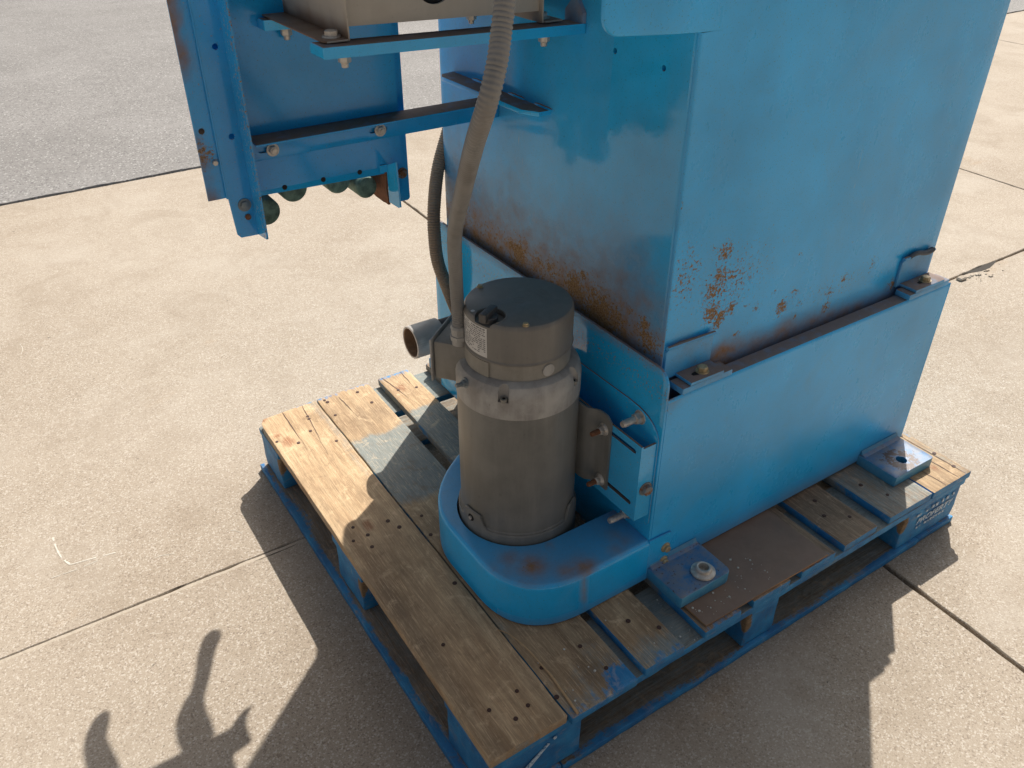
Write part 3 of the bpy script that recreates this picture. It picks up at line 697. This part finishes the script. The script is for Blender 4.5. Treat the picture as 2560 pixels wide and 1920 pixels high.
# ---- drive guard
GT = [(0.198, 0.246, 0.018, 0.6), (0.22, 0.212, 0.022, 0.95), (0.183, 0.224, 0.018, 0.3), (0.263, 0.171, 0.016, 0.7), (0.291, 0.161, 0.018, 0.9), (0.304, 0.16, 0.012, 0.8), (0.275, 0.235, 0.005, 0.7), (0.363, 0.163, 0.012, 0.5), (0.394, 0.172, 0.009, 0.5), (0.384, 0.196, 0.012, 0.3), (0.163, 0.241, 0.012, 0.3), (0.191, 0.191, 0.023, 0.3)]
outer = [(.4265, .1455), (.36, .1455), (.31, .1455)]
def bez(p0, p1, p2, p3, n=14): return [tuple((1 - t) ** 3 * Vector(p0) + 3 * (1 - t) ** 2 * t * Vector(p1) + 3 * (1 - t) * t * t * Vector(p2) + t ** 3 * Vector(p3)) for t in [i / n for i in range(n + 1)]]
outer += bez((.285, .1455), (.20, .1465), (.152, .190), (.151, .275)) + [(.1505, .33)] + bez((.1505, .375), (.152, .440), (.190, .500), (.27, .548))[0:] + [(.35, .556), (.4265, .556)]
CX, CY = .288, .358
opening = [(.4265, .2455), (.34, .2455)] + arc(CX, CY, .1125, -90, -270, 28) + [(.34, .4705), (.4265, .4705)]
def inset(pts, d):
    o = []
    for i, p in enumerate(pts):
        a = Vector(pts[max(0, i - 1)]); b = Vector(pts[min(len(pts) - 1, i + 1)]); t = (b - a).normalized()
        nn = Vector((-t.y, t.x)); q = Vector(p) - nn * d * (1)
        o.append((q.x if 0 < i < len(pts) - 1 else p[0], q.y))
    return o
mb = MB()
prof = [(0, .1450), (0, .2290), (.0008, .2325), (.0025, .2355), (.0055, .2378), (.009, .2384)]
loops = [[mb.bm.verts.new((x, y, z)) for x, y in inset(outer, d)] for d, z in prof]
for a, b in zip(loops, loops[1:]):
    for i in range(len(a) - 1): mb.bm.faces.new((a[i], b[i], b[i + 1], a[i + 1]))
opv = [mb.bm.verts.new((x, y, .2384)) for x, y in opening]
tf = mb.bm.faces.new(loops[-1] + opv[::-1])
opl = [mb.bm.verts.new((x, y, .2340)) for x, y in opening]
for i in range(len(opv) - 1): mb.bm.faces.new((opv[i], opv[i + 1], opl[i + 1], opl[i]))
bmesh.ops.triangulate(mb.bm, faces=[tf]); bmesh.ops.recalc_face_normals(mb.bm, faces=mb.bm.faces[:])
up_f = [f for f in mb.bm.faces if abs(f.normal.z) > .9]
if sum(f.normal.z for f in up_f) < 0:
    bmesh.ops.reverse_faces(mb.bm, faces=mb.bm.faces[:])
mb.grid(.012, 'xy'); mb.grid(.02, 'z')
# bolted tab running over the base front
mb.prism([(.4265, .1450), (.476, .160), (.4775, .2365), (.4265, .2384)], 'y', .1455, .1485)
def g_rust(p, n):
    v = max(s * gauss(math.hypot(p.x - x, p.y - y), r) for x, y, r, s in GT) if n.z > .3 else 0
    if n.y < -.3: v = max(v, .55 * gauss(p.x - .278 - .012 * math.sin(p.z * 40), .006) * sst(.15, .17, p.z), .3 * gauss(p.z - .15, .005))
    return v * .55
guard = mb.build('drive_guard', 'guard', machine, attrs={'rust': g_rust, 'stain': lambda p, n: (1.15 * max(s * gauss(math.hypot(p.x - x, p.y - y), r * 1.25) for x, y, r, s in GT) if n.z > .3 else (.75 * gauss(p.x - .283 + .1 * (p.z - .2), .005) * sst(.148, .19, p.z) + .35 * gauss(p.z - .148, .008) if n.y < -.3 else 0)) + (.55 * sst(.39, .425, p.x) * sst(.2, .235, p.y) if n.z > .5 else 0)}, angle=50)
for x, z in ((.4675, .2035), (.4665, .171)):
    b = MB(); b.bolt((x, .1455, z), (0, -1, 0), .0072, .007, .0105, flange=True); b.build('bolt', 'brass', guard)

# ---- mounting channel with slots
mb = MB()
mb.prism([(.1555, .2975), (.1555, .4555), (.560, .4555), (.560, .2975)], 'x', .3915, .3955)
mb.box(.3955, .4235, .1555, .560, .4510, .4555); mb.box(.3955, .4235, .1555, .560, .2975, .3015); mb.box(.3955, .4235, .1555, .1595, .3015, .4510)
cut = MB()
for z in (.4385, .329):
    cut.prism(arc(.172, z, .0042, 90, 270, 8) + [(.245, z - .0042), (.245, z + .0042)], 'x', .38, .41)
mb.cut(cut); mb.grid(.02)
chan = mb.build('mounting_channel', 'gloss', machine, attrs={'rust': lambda p, n: .2, 'stain': lambda p, n: .1})
mb = MB(); mb.prism([(.153, .278), (.160, .268), (.60, .268), (.60, .4965), (.235, .4965)] + bez((.215, .4955), (.185, .494), (.157, .480), (.153, .455), 8), 'x', .4238, .4266, 0, .0008)
mb.grid(.02, 'yz'); mb.build('backing_plate', 'gloss', chan, attrs={'rust': lambda p, n: .25, 'stain': lambda p, n: .4 if abs(n.x) < .8 else 0})
b = MB(); b.bolt((.4238, .200, .477), (-1, 0, 0), .0098, .011, .013, shank=.026, sr=.0062); b.build('bolt', 'zinc', chan)
b = MB(); b.bolt((.4238, .207, .2625), (-1, 0, 0), .0085, .010, .012, shank=.030, sr=.0062); b.build('bolt', 'zinc', chan)
b = MB(); b.bolt((.4095, .1555, .362), (0, -1, 0), .0098, .0085, .0135); b.build('bolt', 'dullbolt', chan, attrs={'rust': lambda p, n: .2})

# ---- electric motor
mb = MB(); mb.lathe([(.1015, .235), (.1035, .2400), (.1035, .500), (.1035, .508)], (CX, CY, 0), 72)
motor = mb.build('electric_motor', 'body', machine, attrs={'rust': lambda p, n: .1 * max(0, fbm((p.x * 30, p.y * 30, p.z * 30)))})
def pol(az, r, z): return (CX + r * math.cos(R(az)), CY + r * math.sin(R(az)), z)
mb = MB()   # lower flange ring with raised ears
N = 96; rings = [[], [], [], []]
for i in range(N):
    az = 360 * i / N
    def ear(c, w): 
        d = abs((az - c + 180) % 360 - 180); return 1 - sst(w * .6, w, d)
    h = .257 + .028 * max(ear(188, 17), ear(-58, 13), ear(68, 15)) 
    rings[0].append(pol(az, .1085, .196)); rings[1].append(pol(az, .1085, h - .002)); rings[2].append(pol(az, .1065, h)); rings[3].append(pol(az, .1038, h - .001))
mb.rings(rings, False); mb.build('flange_ring', 'body', motor)
mb = MB(); mb.lathe([(.1036, .2500), (.1056, .2520), (.1056, .2590), (.1036, .2610)], (CX, CY, 0), 72, cap=False); mb.build('rim_bead', 'body', motor)
mb = MB(); p = Vector(pol(187, .1085, .268)); d = Vector((math.cos(R(187)), math.sin(R(187)), 0))
mb.cyl(p - d * .002, p + d * .0006, .0072, n=18, mat=1); mb.cyl(p, p + d * .003, .0035, n=12); mb.build('drain_plug', ['zinc', 'black'], motor)
mb = MB(); mb.lathe([(.1030, .5020), (.1046, .5035), (.1046, .5400), (.1025, .5500), (.0975, .5590), (.0900, .5640), (.0845, .5650)], (CX, CY, 0), 72)
cut = MB()
for az in (-137, -60, 130, 40):
    q = Vector(pol(az, .108, .552)); q2 = Vector(pol(az, .094, .5445)); cut.cyl(pol(az, .1035, .536), pol(az, .098, .5775), .0088, n=18)
mb.cut(cut)
bell = mb.build('bell_housing', 'cast', motor, attrs={'rust': lambda p, n: .55 * max(0, fbm((p.x * 22, p.y * 22, p.z * 22)))}, angle=25)
for az in (-137, -60):
    b = MB(); q = Vector(pol(az, .1000, .5352)); b.cyl(q, q + Vector((0, 0, .006)), .0058, n=12); b.cyl(q + Vector((0, 0, .0061)), q + Vector((0, 0, .0066)), .0028, n=6, mat=1); b.build('screw', ['cast_dark', 'black'], motor)
b = MB(); q = Vector(pol(181, .103, .545)); d = Vector((-1, -.12, .12)).normalized(); b.bolt(q, d, .0062, .006, .009, shank=.012, sr=.0036); b.build('stud', 'dullbolt', motor)
mb = MB(); mb.lathe([(.0835, .5640), (.0855, .5650), (.0855, .5920), (.0840, .5940)], (CX, CY, 0), 72)
mb.prism([pol(a, .0885, 0)[:2] for a in range(-300, -152, 6)] + [pol(a, .0835, 0)[:2] for a in range(-156, -306, -6)], 'z', .5655, .5925)
mb.build('end_ring', 'cast_dark', motor)
mb = MB(); q = Vector(pol(-91, .0850, .5790)); d = Vector((math.cos(R(-91)), math.sin(R(-91)), 0)); mb.cyl(q, q + d * .0025, .0105, n=24); mb.build('conduit_plug', 'cast', motor)
mb = MB(); mb.lathe([(.0868, .5925), (.0885, .5935), (.0892, .5960), (.0878, .5985), (.0878, .6535), (.0870, .6580), (.0845, .6615), (.0805, .6630)], (CX, CY, 0), 80)
cut = MB(); cut.cyl((.2225, .3395, .6550), (.2225, .3395, .70), .0235, n=36)
cut.lathe([(.0088, .6622), (.0098, .6622), (.0098, .6700), (.0088, .6700)], (CX, CY, 0), 32) if False else None
mb.cut(cut)
cap = mb.build('end_cap', 'cap', motor, angle=28)
mb = MB()   # embossed ring and arcs of raised lettering in the middle of the cap
mb.lathe([(.0088, .6629), (.0094, .6634), (.0100, .6629)], (CX, CY, 0), 36, cap=False); mb.lathe([(.0014, .6629), (.0008, .6636)], (CX, CY, 0), 10)
for rr, a0, a1 in ((.034, -35, 30), (.042, -30, 22), (.050, -22, 15)):
    a = a0
    while a < a1:
        w = 2 + 3 * rnd.random()
        mb.prism([pol(a, rr, 0)[:2], pol(a, rr + .0042, 0)[:2], pol(a + w * .6, rr + .0042, 0)[:2], pol(a + w, rr + .001, 0)[:2]], 'z', .6629, .66325); a += w + 1.6
mb.build('embossing', 'cap', motor)
mb = MB(); mb.tube([(.2225 + .0250 * math.cos(R(a)), .3395 + .0250 * math.sin(R(a)), .6631) for a in range(-100, 121, 8)], .0011, 6); mb.build('recess_rim', 'cap', motor)
mb = MB()   # twist knob in its recess
mb.lathe([(.0150, .6551), (.0150, .663), (.0135, .665)], (.2205, .3405, 0), 24)
d = Vector((.55, .30, 0)).normalized(); nn = Vector((-d.y, d.x, 0)); c = Vector((.2195, .3400, 0))
mb.prism([tuple((c + d * u + nn * v).xy) for u, v in ((-.0185, -.0060), (.0185, -.0060), (.0185, .0060), (-.0185, .0060))], 'z', .660, .6745, 0, .0012)
mb.build('knob', 'plastic', motor)
for x, y in ((.261, .431), (.252, .286)):
    b = MB(); b.bolt((x, y, .6627), (0, 0, 1), .0042, .0035, .0058, .001); b.build('screw', 'brass', motor)
mb = MB(); mb.lathe([(.0035, .6629), (.0030, .6633)], (.209, .368, 0), 14); mb.build('dot', 'label', motor)
mb = MB()   # nameplate wrapped round the cap
n = 16; a0, a1, z0, z1 = 152, 202.5, .6005, .6520
g = [[mb.bm.verts.new(pol(a0 + (a1 - a0) * i / n, .0881, z)) for z in (z0, z1)] for i in range(n + 1)]
for i in range(n): mb.bm.faces.new((g[i][0], g[i + 1][0], g[i + 1][1], g[i][1]))
for r_ in range(13):
    z = z1 - .0045 - r_ * .0035; a = a0 + 2
    while a < a1 - 3:
        w = (1.2 + 5 * rnd.random()) * (1.6 if r_ in (0, 12) else 1); w = min(w, a1 - 2 - a)
        if rnd.random() < .85:
            h = .0017 if r_ else .0026; vs = [mb.bm.verts.new(pol(q, .0883, zz)) for q, zz in ((a, z), (a + w, z), (a + w, z + h), (a, z + h))]
            f = mb.bm.faces.new(vs); f.material_index = 1
        a += w + 1.1
bmesh.ops.recalc_face_normals(mb.bm, faces=mb.bm.faces[:])
mb.build('nameplate', ['label', 'ink'], motor)
mb = MB()   # bent foot plate that carries the motor on the channel
out = [(.3910, .2285), (.3910, .258), (.3865, .267), (.3790, .2745), (.3760, .286), (.3760, .430), (.379, .441), (.3865, .449), (.391, .458), (.391, .488)]
path = [Vector(p) for p in out]; inn = [(p.x - .0042, p.y) for p in path]
mb.prism(out + inn[::-1], 'z', .3155, .4700, 0, .0008)
cut = MB(); cut.prism([(.2280, .4600), (.2280, .48), (.262, .48), (.2400, .4690)], 'x', .36, .40); mb.cut(cut)
mb.build('motor_foot', 'body', motor)
mb = MB()
for z in (.325, .375, .42): mb.box(.3715, .3755, .294, .300, z, z + .035, .001)
mb.build('foot_weld', 'body', motor)
for z in (.4395, .3300):
    b = MB(); b.bolt((.3868, .2450, z), (-1, 0, 0), .0078, .0095, .0118, shank=.0165, sr=.0048, smat=1, flange=True); b.build('stud_nut', ['zinc', 'rustbolt'], motor)
# junction box
az = 127.5; d = Vector((math.cos(R(az)), math.sin(R(az)), 0)); t_ = Vector((-d.y, d.x, 0)); c0 = Vector((CX, CY, 0))
def jb(r0, r1, hw, z0, z1, bev, mb):
    vs0 = len(mb.bm.verts); mb.box(r0, r1, -hw, hw, z0, z1, bev)
    mb.bm.verts.ensure_lookup_table()
    for v in mb.bm.verts[vs0:]: v.co = c0 + d * v.co.x + t_ * v.co.y + Vector((0, 0, v.co.z))
mb = MB(); jb(.070, .1345, .0425, .5130, .5860, .006, mb); jbox = mb.build('junction_box', 'cast_dark', motor, attrs={'rust': lambda p, n: .4 * max(0, fbm((p.x * 40, p.y * 40, p.z * 40)))})
mb = MB(); jb(.1352, .1385, .0465, .5095, .5895, .0012, mb); mb.build('box_cover', 'cast', motor)
CB = Vector((.206, .408, .586))
mb = MB(); mb.cyl(CB, CB + Vector((0, 0, .010)), .0125, n=20); mb.cyl(CB + Vector((0, 0, .010)), CB + Vector((0, 0, .017)), .0155, n=8); mb.cyl(CB + Vector((0, 0, .017)), CB + Vector((0, 0, .030)), .0135, n=8); mb.cyl(CB + Vector((0, 0, .030)), CB + Vector((0, 0, .034)), .0142, .0120, n=20)
mb.build('cable_gland', 'cast', motor)

# ---- flexible conduits
def conduit(P, r, pitch, name, mat):
    pts = catmull(P, 40); L = [0]
    for a, b in zip(pts, pts[1:]): L.append(L[-1] + (b - a).length)
    res = []; s = 0; k = 0
    while s < L[-1]:
        while L[k + 1] < s: k += 1
        res.append(pts[k].lerp(pts[k + 1], (s - L[k]) / max(1e-9, L[k + 1] - L[k]))); s += pitch / 4
    mb = MB(); mb.tube(res, lambda i: r * (1 + (.045, .0, -.07, .0)[i % 4]), 20)
    o = mb.build(name, mat, machine, attrs={'stain': lambda p, n: .10 * max(0, fbm((p.x * 40, p.y * 40, p.z * 12))), 'rust': lambda p, n: .35 * max(0, fbm((p.x * 25, p.y * 25, p.z * 8)))}, angle=60)
    return o
conduit([(.222, .4475, 1.350), (.212, .380, 1.352), (.170, .245, 1.325), (.122, .150, 1.268), (.104, .112, 1.220), (.089, .087, 1.169), (.076, .076, 1.128), (.064, .066, 1.100), (.053, .066, 1.066), (.060, .103, 1.016), (.094, .186, .937), (.150, .310, .825), (.186, .376, .720), (.203, .404, .652), (.206, .408, .600)], .0100, .0048, 'flexible_conduit', 'conduit')
conduit([(.500, .893, .84), (.468, .890, .765), (.434, .878, .695), (.400, .840, .628), (.391, .826, .570), (.393, .820, .518), (.403, .806, .467), (.421, .795, .400)], .0135, .0052, 'flexible_conduit', 'conduit_brown')

# ---- outlet pipe
mb = MB(); prof = [(.0300, .4270), (.0300, .3990)]
x = .399
while x > .352: prof += [(.0304, x), (.0290, x - .0012)]; x -= .0024
prof += [(.029, .350)]
mb.lathe([(r, h) for r, h in prof], (0, .780, .373), 40, 0, 'x'); pipe = mb.build('outlet_pipe', 'pipe', machine)
mb = MB(); mb.lathe([(.0300, .3640), (.0355, .3640), (.0362, .3630), (.0362, .2970), (.0355, .2955), (.0320, .2955)], (0, .780, .373), 48, 0, 'x', cap=False)
mb.lathe([(.0320, .2955), (.0305, .2975), (.0295, .335)], (0, .780, .373), 48, 1, 'x', cap=False); mb.lathe([(.0295, .335), (.001, .336)], (0, .780, .373), 48, 2, 'x')
mb.grid(.012, 'x'); mb.build('pipe_coupling', ['pvc', 'pvc_in', 'black'], pipe, attrs={'rust': lambda p, n: .55 * sst(.0, .6, n.z + .5 * fbm((p.x * 40, p.y * 40, p.z * 40)))})

# ---- angle bar and rails between tank and conveyor
mb = MB(); mb.box(-.0075, .4465, .6602, .6640, .8535, .8895, .0006); mb.prism([(-.0095, .6135), (.4085, .6170), (.4465, .6170), (.4465, .6640), (-.0075, .6640)], 'z', .8897, .8926, 0, .0005)
cut = MB()
for x in (.010, .197):
    cut.prism(arc(x, .8690, .0042, 90, 270, 6) + arc(x + .024, .8685, .0042, -90, 90, 6), 'y', .65, .67)
mb.cut(cut); mb.grid(.03, 'x'); bar = mb.build('support_bar', 'shaded', machine, attrs={'rust': lambda p, n: .15})
for x, z in ((.0285, .8675), (.2125, .8680)):
    b = MB(); b.bolt((x, .6600, z), (0, -1, 0), .0072, .006, .0104, .0022); b.cyl((x, .6541, z), (x, .6500, z), .0036, n=10); b.build('bolt', 'zinc', bar)
for y0, y1 in ((.4215, .4655), (.636, .6635)):
    mb = MB(); mb.prism([(y0, 1.0405), (y1, 1.0405), (y1, 1.050), (y1 - .004, 1.0545), (y0, 1.0545)], 'x', .0365, .4465)
    for v in mb.bm.verts: v.co.z += .003 - .012 * (v.co.x / .45)
    es = [e for e in mb.bm.edges if abs((e.verts[0].co - e.verts[1].co).x) < .01]
    bmesh.ops.bevel(mb.bm, geom=es, offset=.001, segments=1, affect='EDGES'); mb.grid(.03, 'x')
    rail = mb.build('support_rail', 'gloss' if y0 > .5 else 'gloss', machine)
    for x in (.0735, .388):
        dz = .003 - .012 * (x / .45); yc = (y0 + y1) / 2 + .002
        b = MB(); b.bolt((x, yc, 1.0402 + dz), (0, 0, -1), .0085, .009, .0098, .0016, shank=.006, sr=.0048); b.build('nut', 'zinc', rail)
mb = MB(); mb.prism([(.4225, 1.045), (.4655, 1.045), (.4655, 1.060), (.450, 1.076), (.436, 1.076), (.4225, 1.060)], 'x', .4395, .4464); mb.build('rail_tab', 'chalk', machine, attrs={'stain': lambda p, n: .7})

# ---- beige box on the rails
mb = MB(); mb.box(.0815, .3790, .4475, .4515, 1.0720, 1.40)
for v in mb.bm.verts: v.co.z += .001 - .028 * (v.co.x - .08)
cut = MB(); cut.cyl((.211, .43, 1.118), (.211, .47, 1.118), .030, n=32); mb.cut(cut)
bst = lambda p, n: .9 * (1 - sst(1.060, 1.085 + .02 * fbm((p.x * 20, p.y * 20, 0)), p.z)) * (1 if p.x < .09 else .35) if abs(n.x) > .5 else (.75 + .2 * fbm((p.x * 30, p.y * 30, 2)) if n.z > .5 else .05)
box_ = mb.build('beige_housing', 'beige', machine, attrs={'rust': lambda p, n: .2 * max(0, fbm((p.x * 25, p.y * 25, p.z * 25)))})
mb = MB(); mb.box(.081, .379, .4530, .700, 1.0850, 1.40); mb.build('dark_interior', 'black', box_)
for s_ in (0, 1):
    x = .0785 if s_ == 0 else .3790; fx0, fx1 = (.0455, .0783) if s_ == 0 else (.3812, .4150); zb = 1.0575 if s_ == 0 else 1.0495
    mb = MB(); mb.box(x, x + .0024, .4380, .7020, zb, 1.40, .0006); mb.prism([(fx0 + .004, .4380), (fx1, .4380), (fx1, .702), (fx0, .702), (fx0, .444)], 'z', zb, zb + .0024, 0, .0005); mb.grid(.012, 'yz')
    mb.build('side_plate', 'beige', box_, attrs={'stain': bst})
    for yb in (.462, .680):
        b = MB(); b.bolt(((fx0 + fx1) / 2 + (.004 if s_ == 0 else -.004), yb, zb + .0026), (0, 0, 1), .0092, .0065, .0125, .0018); b.build('bolt', 'zinc', box_, attrs={'rust': lambda p, n: .12 if s_ == 0 and p.y > .6 else 0})

# ---- conveyor section
dust0 = {'stain': lambda p, n: 0}
mb = MB(); mb.box(-.0035, .2500, .6650, .6685, .8040, 1.60)
vs = [mb.bm.verts.new(q) for q in ((-.0035, .6650, .8040), (.2190, .6650, .8050), (.2190, .6720, .7890), (-.0035, .6720, .7945))]; mb.bm.faces.new(vs)
for x in (.040, .106, .171): mb.cyl((x, .6648, .8030), (x, .6643, .8030), .0042, n=10, mat=1)
mb.box(-.030, .304, .800, .829, .800, 1.6); mb.box(-.042, -.038, .690, .800, .815, 1.6)
# unseen shapes added for their ground shadows: two arms and a pointed lug
def gp(x, y, z): return Vector((x + .72 * z, y + .55 * z, z))
for poly, z0, z1, rad in (([(-.343, .385), (-.344, .416), (-.341, .448), (-.327, .478), (-.317, .490), (-.295, .531), (-.278, .569), (-.259, .597), (-.247, .610)], .80, .745, [.023, .025, .0225, .0165, .0130, .0130, .0150, .0165, .0085]),
                          ([(-.485, .400), (-.488, .430), (-.490, .458), (-.490, .484), (-.482, .508), (-.470, .528), (-.460, .536)], .80, .755, [.018, .019, .0175, .016, .0155, .0135, .007])):
    P = [gp(x, y, z0 + (z1 - z0) * i / (len(poly) - 1)) for i, (x, y) in enumerate(poly)]
    sp = catmull(P, 4); mb.tube(sp, lambda i: rad[min(len(rad) - 1, i // 4)] + (rad[min(len(rad) - 1, i // 4 + 1)] - rad[min(len(rad) - 1, i // 4)]) * (i % 4) / 4, 14)
shadow_lug = [gp(x, y, .77) for x, y in ((-.310, .375), (-.292, .386), (-.275, .4015), (-.260, .4105), (-.241, .413), (-.251, .405), (-.259, .395), (-.266, .380), (-.268, .345), (-.300, .340))]
A = [mb.bm.verts.new(p) for p in shadow_lug]; B = [mb.bm.verts.new(p + Vector((0, 0, .006))) for p in shadow_lug]; n = len(shadow_lug)
mb.bm.faces.new(A); mb.bm.faces.new(B[::-1]); [mb.bm.faces.new((A[i], B[i], B[(i + 1) % n], A[(i + 1) % n])) for i in range(n)]
bmesh.ops.recalc_face_normals(mb.bm, faces=mb.bm.faces[:])
mb.grid(.03, 'xz')
conv = mb.build('conveyor_section', ['shaded', 'black'], machine, attrs={'rust': lambda p, n: .15})
def wear_s(p, n): return .95 * sst(-.060, -.080, p.x + .010 * fbm((0, p.z * 16, 2)) + .006 * fbm((p.x * 90, 0, p.z * 90))) * sst(-.25, .15, fbm((3, 0, p.z * 7))) if n.y < -.5 else 0
mb = MB(); mb.box(-.0825, -.0500, .6600, .6630, .8065, 1.60); mb.cyl((-.0720, .6599, .912), (-.0720, .6596, .912), .0045, n=14, mat=1); mb.gridr('z', .82, 1.5, .010); mb.gridr('x', -.082, -.05, .004)
mb.build('side_channel', ['shaded', 'black'], conv, attrs={'rust': lambda p, n: .25 + .5 * gauss(math.hypot(p.x + .076, p.z - .88), .02), 'stain': wear_s})
mb = MB()   # left angle post: web and forward flange
mb.prism([(-.0500, .7460), (-.0450, .7400), (-.0180, .7390), (-.0180, 1.60), (-.0535, 1.60), (-.0535, .805)], 'y', .6550, .6580)
mb.prism([(.6580, .7390), (.6120, .7460), (.6110, .7520), (.6130, 1.60), (.6580, 1.60)], 'x', -.0180, -.0150)
mb.prism([(.6550, .8060), (.6600, .8060), (.6600, 1.60), (.6550, 1.60)], 'x', -.0560, -.0537)
cut = MB()
for x, z, r in ((-.0310, 1.026, .0045), (-.0310, .899, .0048)): cut.cyl((x, .65, z), (x, .67, z), r, n=14)
mb.cut(cut); mb.grid(.03, 'z'); mb.build('angle_post', 'shaded', conv, attrs={'rust': lambda p, n: .2 + .3 * gauss(p.y - .612, .004)})
b = MB(); b.bolt((-.0310, .6549, .7920), (0, -1, 0), .0072, .0045, .0105, .0022); b.build('bolt', 'dullbolt', conv)
b = MB(); b.cyl((-.0290, .6549, .7720), (-.0290, .6520, .7720), .0048, n=8); b.cyl((-.0290, .6519, .7720), (-.0290, .6505, .7720), .003, n=8); b.build('bolt', 'dullbolt', conv, attrs={'rust': lambda p, n: .3})
b = MB(); b.bolt((-.0620, .6598, .864), (0, -1, 0), .0042, .006, 0); b.build('bolt', 'zinc', conv)
mb = MB()   # right side plate and short angle
mb.prism([(.2520, .7280), (.2650, .7280)] + arc(.2650, .7340, .006, -90, 0, 4) + [(.2700, 1.60), (.2520, 1.60)], 'y', .6850, .6880); mb.grid(.03, 'z')
mb.build('side_channel', 'shaded', conv, attrs={'rust': lambda p, n: .15})
mb = MB(); mb.prism([(.6640, .8060), (.6280, .8210), (.6230, .7440), (.6280, .7410), (.6640, .7400)], 'x', .2205, .2235); mb.box(.2080, .2205, .6620, .6645, .7950, .8080); mb.build('angle_lug', 'gloss', conv)
b = MB(); b.bolt((.2590, .6848, .7790), (0, -1, 0), .0070, .004, .0098, .002); b.build('bolt', 'dullbolt', conv, attrs={'rust': lambda p, n: .3})
mb = MB(); mb.box(.2200, .2240, .6700, .790, .7340, .8030); mb.grid(.01, 'yz'); mb.jitter(.002, 60); mb.build('scraper_plate', 'rustbolt', conv)
for x, z, r in ((.0130, .7580, .0225), (.0635, .7880, .0230), (.1420, .7860, .0225), (.1925, .7640, .0195)):
    mb = MB(); mb.lathe([(r * .55, .6890), (r * .9, .6900), (r, .6930), (r, .795), (r * .9, .798)], (x, 0, z), 28, 0, 'y'); mb.build('roller', 'roller', conv)

# ================================================================== LOOSE THINGS
mb = MB(); mb.prism([(.4425, .0062), (.7555, .0025), (.7545, .165), (.4415, .165)], 'z', ZD + .0012, .1467, 0); mb.bm.faces.ensure_lookup_table()
for f in mb.bm.faces:
    if abs(f.normal.z) < .5: f.material_index = 1
mb.grid(.02, 'xy')
tag(mb.build('hardboard_sheet', ['board', 'edge'], off=(.6, .08, ZD + .0012), attrs={'rust': lambda p, n: .35 * max(0, fbm((p.x * 28, p.y * 28, 1))) + (.5 if abs(n.z) < .5 and p.x < .6 and p.y < .01 else 0)}), 'thin brown hardboard sheet lying on the deck boards under the near foot plate', 'sheet')
# pressed collar standing in the near foot plate
mb = MB(); mb.lathe([(.0215, 0), (.0225, .0015), (.0220, .0045), (.0180, .0055), (.0155, .0075), (.0145, .0120), (.0125, .0140), (.0095, .0135), (.0085, .0090), (.0080, .002)], (.5055, .0835, .1722), 40)
tag(mb.build('spacer_collar', 'zinc', off=(.5055, .0835, .1722)), 'shiny round steel collar with a hole on top of the near blue foot plate', 'collar')
mb = MB(); W = [[0.140, 0.196], [0.149, 0.179], [0.1555, 0.154], [0.159, 0.128], [0.161, 0.098], [0.162, 0.07], [0.160, 0.045], [0.158, 0.018], [0.156, -0.008]]
sp = catmull([(x, y, .1442 + (.003 if i in (1, 2, 3) else .0012)) for i, (x, y) in enumerate(W)], 6); mb.tube(sp, lambda i: .0008 + .0016 * i / len(sp), 7)
tag(mb.build('wood_splinter', 'straw', off=(.158, .08, .144)), 'long pale wood splinter lying along the deck board in front of the drive guard', 'splinter')
mb = MB()
for i in range(85):
    if i < 55: x, y, z = .45 + .18 * rnd.random() ** 1.3, .008 + .10 * rnd.random(), .1468
    elif i < 70: x, y, z = .39 + .04 * rnd.random(), .003 + .12 * rnd.random(), .1242
    else: x, y, z = .16 + .20 * rnd.random(), .005 + .13 * rnd.random(), ZD + .0006
    if .429 < x < .553 and y > .055: continue
    if .277 < x < .299: continue
    r = .0006 + .0018 * rnd.random() ** 3; mb.lathe([(r, 0), (r * 1.1, r * .5), (r * .5, r)], (x, y, z), 6)
mb.jitter(.0004, 400); tag(mb.build('crumbs', 'crumb', off=(.5, .05, .1468)), 'white crumbs scattered over the hardboard and deck boards', 'debris', 'stuff')
mb = MB()   # broken concrete at the joint beyond the pallet corner
hole = [(2.395, .7135), (2.43, .705), (2.47, .6935), (2.52, .692), (2.555, .700), (2.60, .7125), (2.56, .7155), (2.50, .7165), (2.45, .7160)]
f = mb.bm.faces.new([mb.bm.verts.new((x, y, .0008)) for x, y in hole]); f.material_index = 1
for i in range(34):
    x = 2.36 + .24 * rnd.random(); y = .690 - .05 * rnd.random() ** 2; r = .0012 + .005 * rnd.random() ** 3
    if i == 0: x, y, r = 2.352, .694, .014
    mb.box(x - r * 1.4, x + r * 1.2, y - r * .8, y + r * .8, -.001, r * .7, r * .3, seg=1)
mb.jitter(.002, 160); tag(mb.build('concrete_rubble', ['concrete', 'groove'], off=(2.4, .69, 0)), 'small broken concrete chips beside the open slab joint', 'rubble', 'stuff')
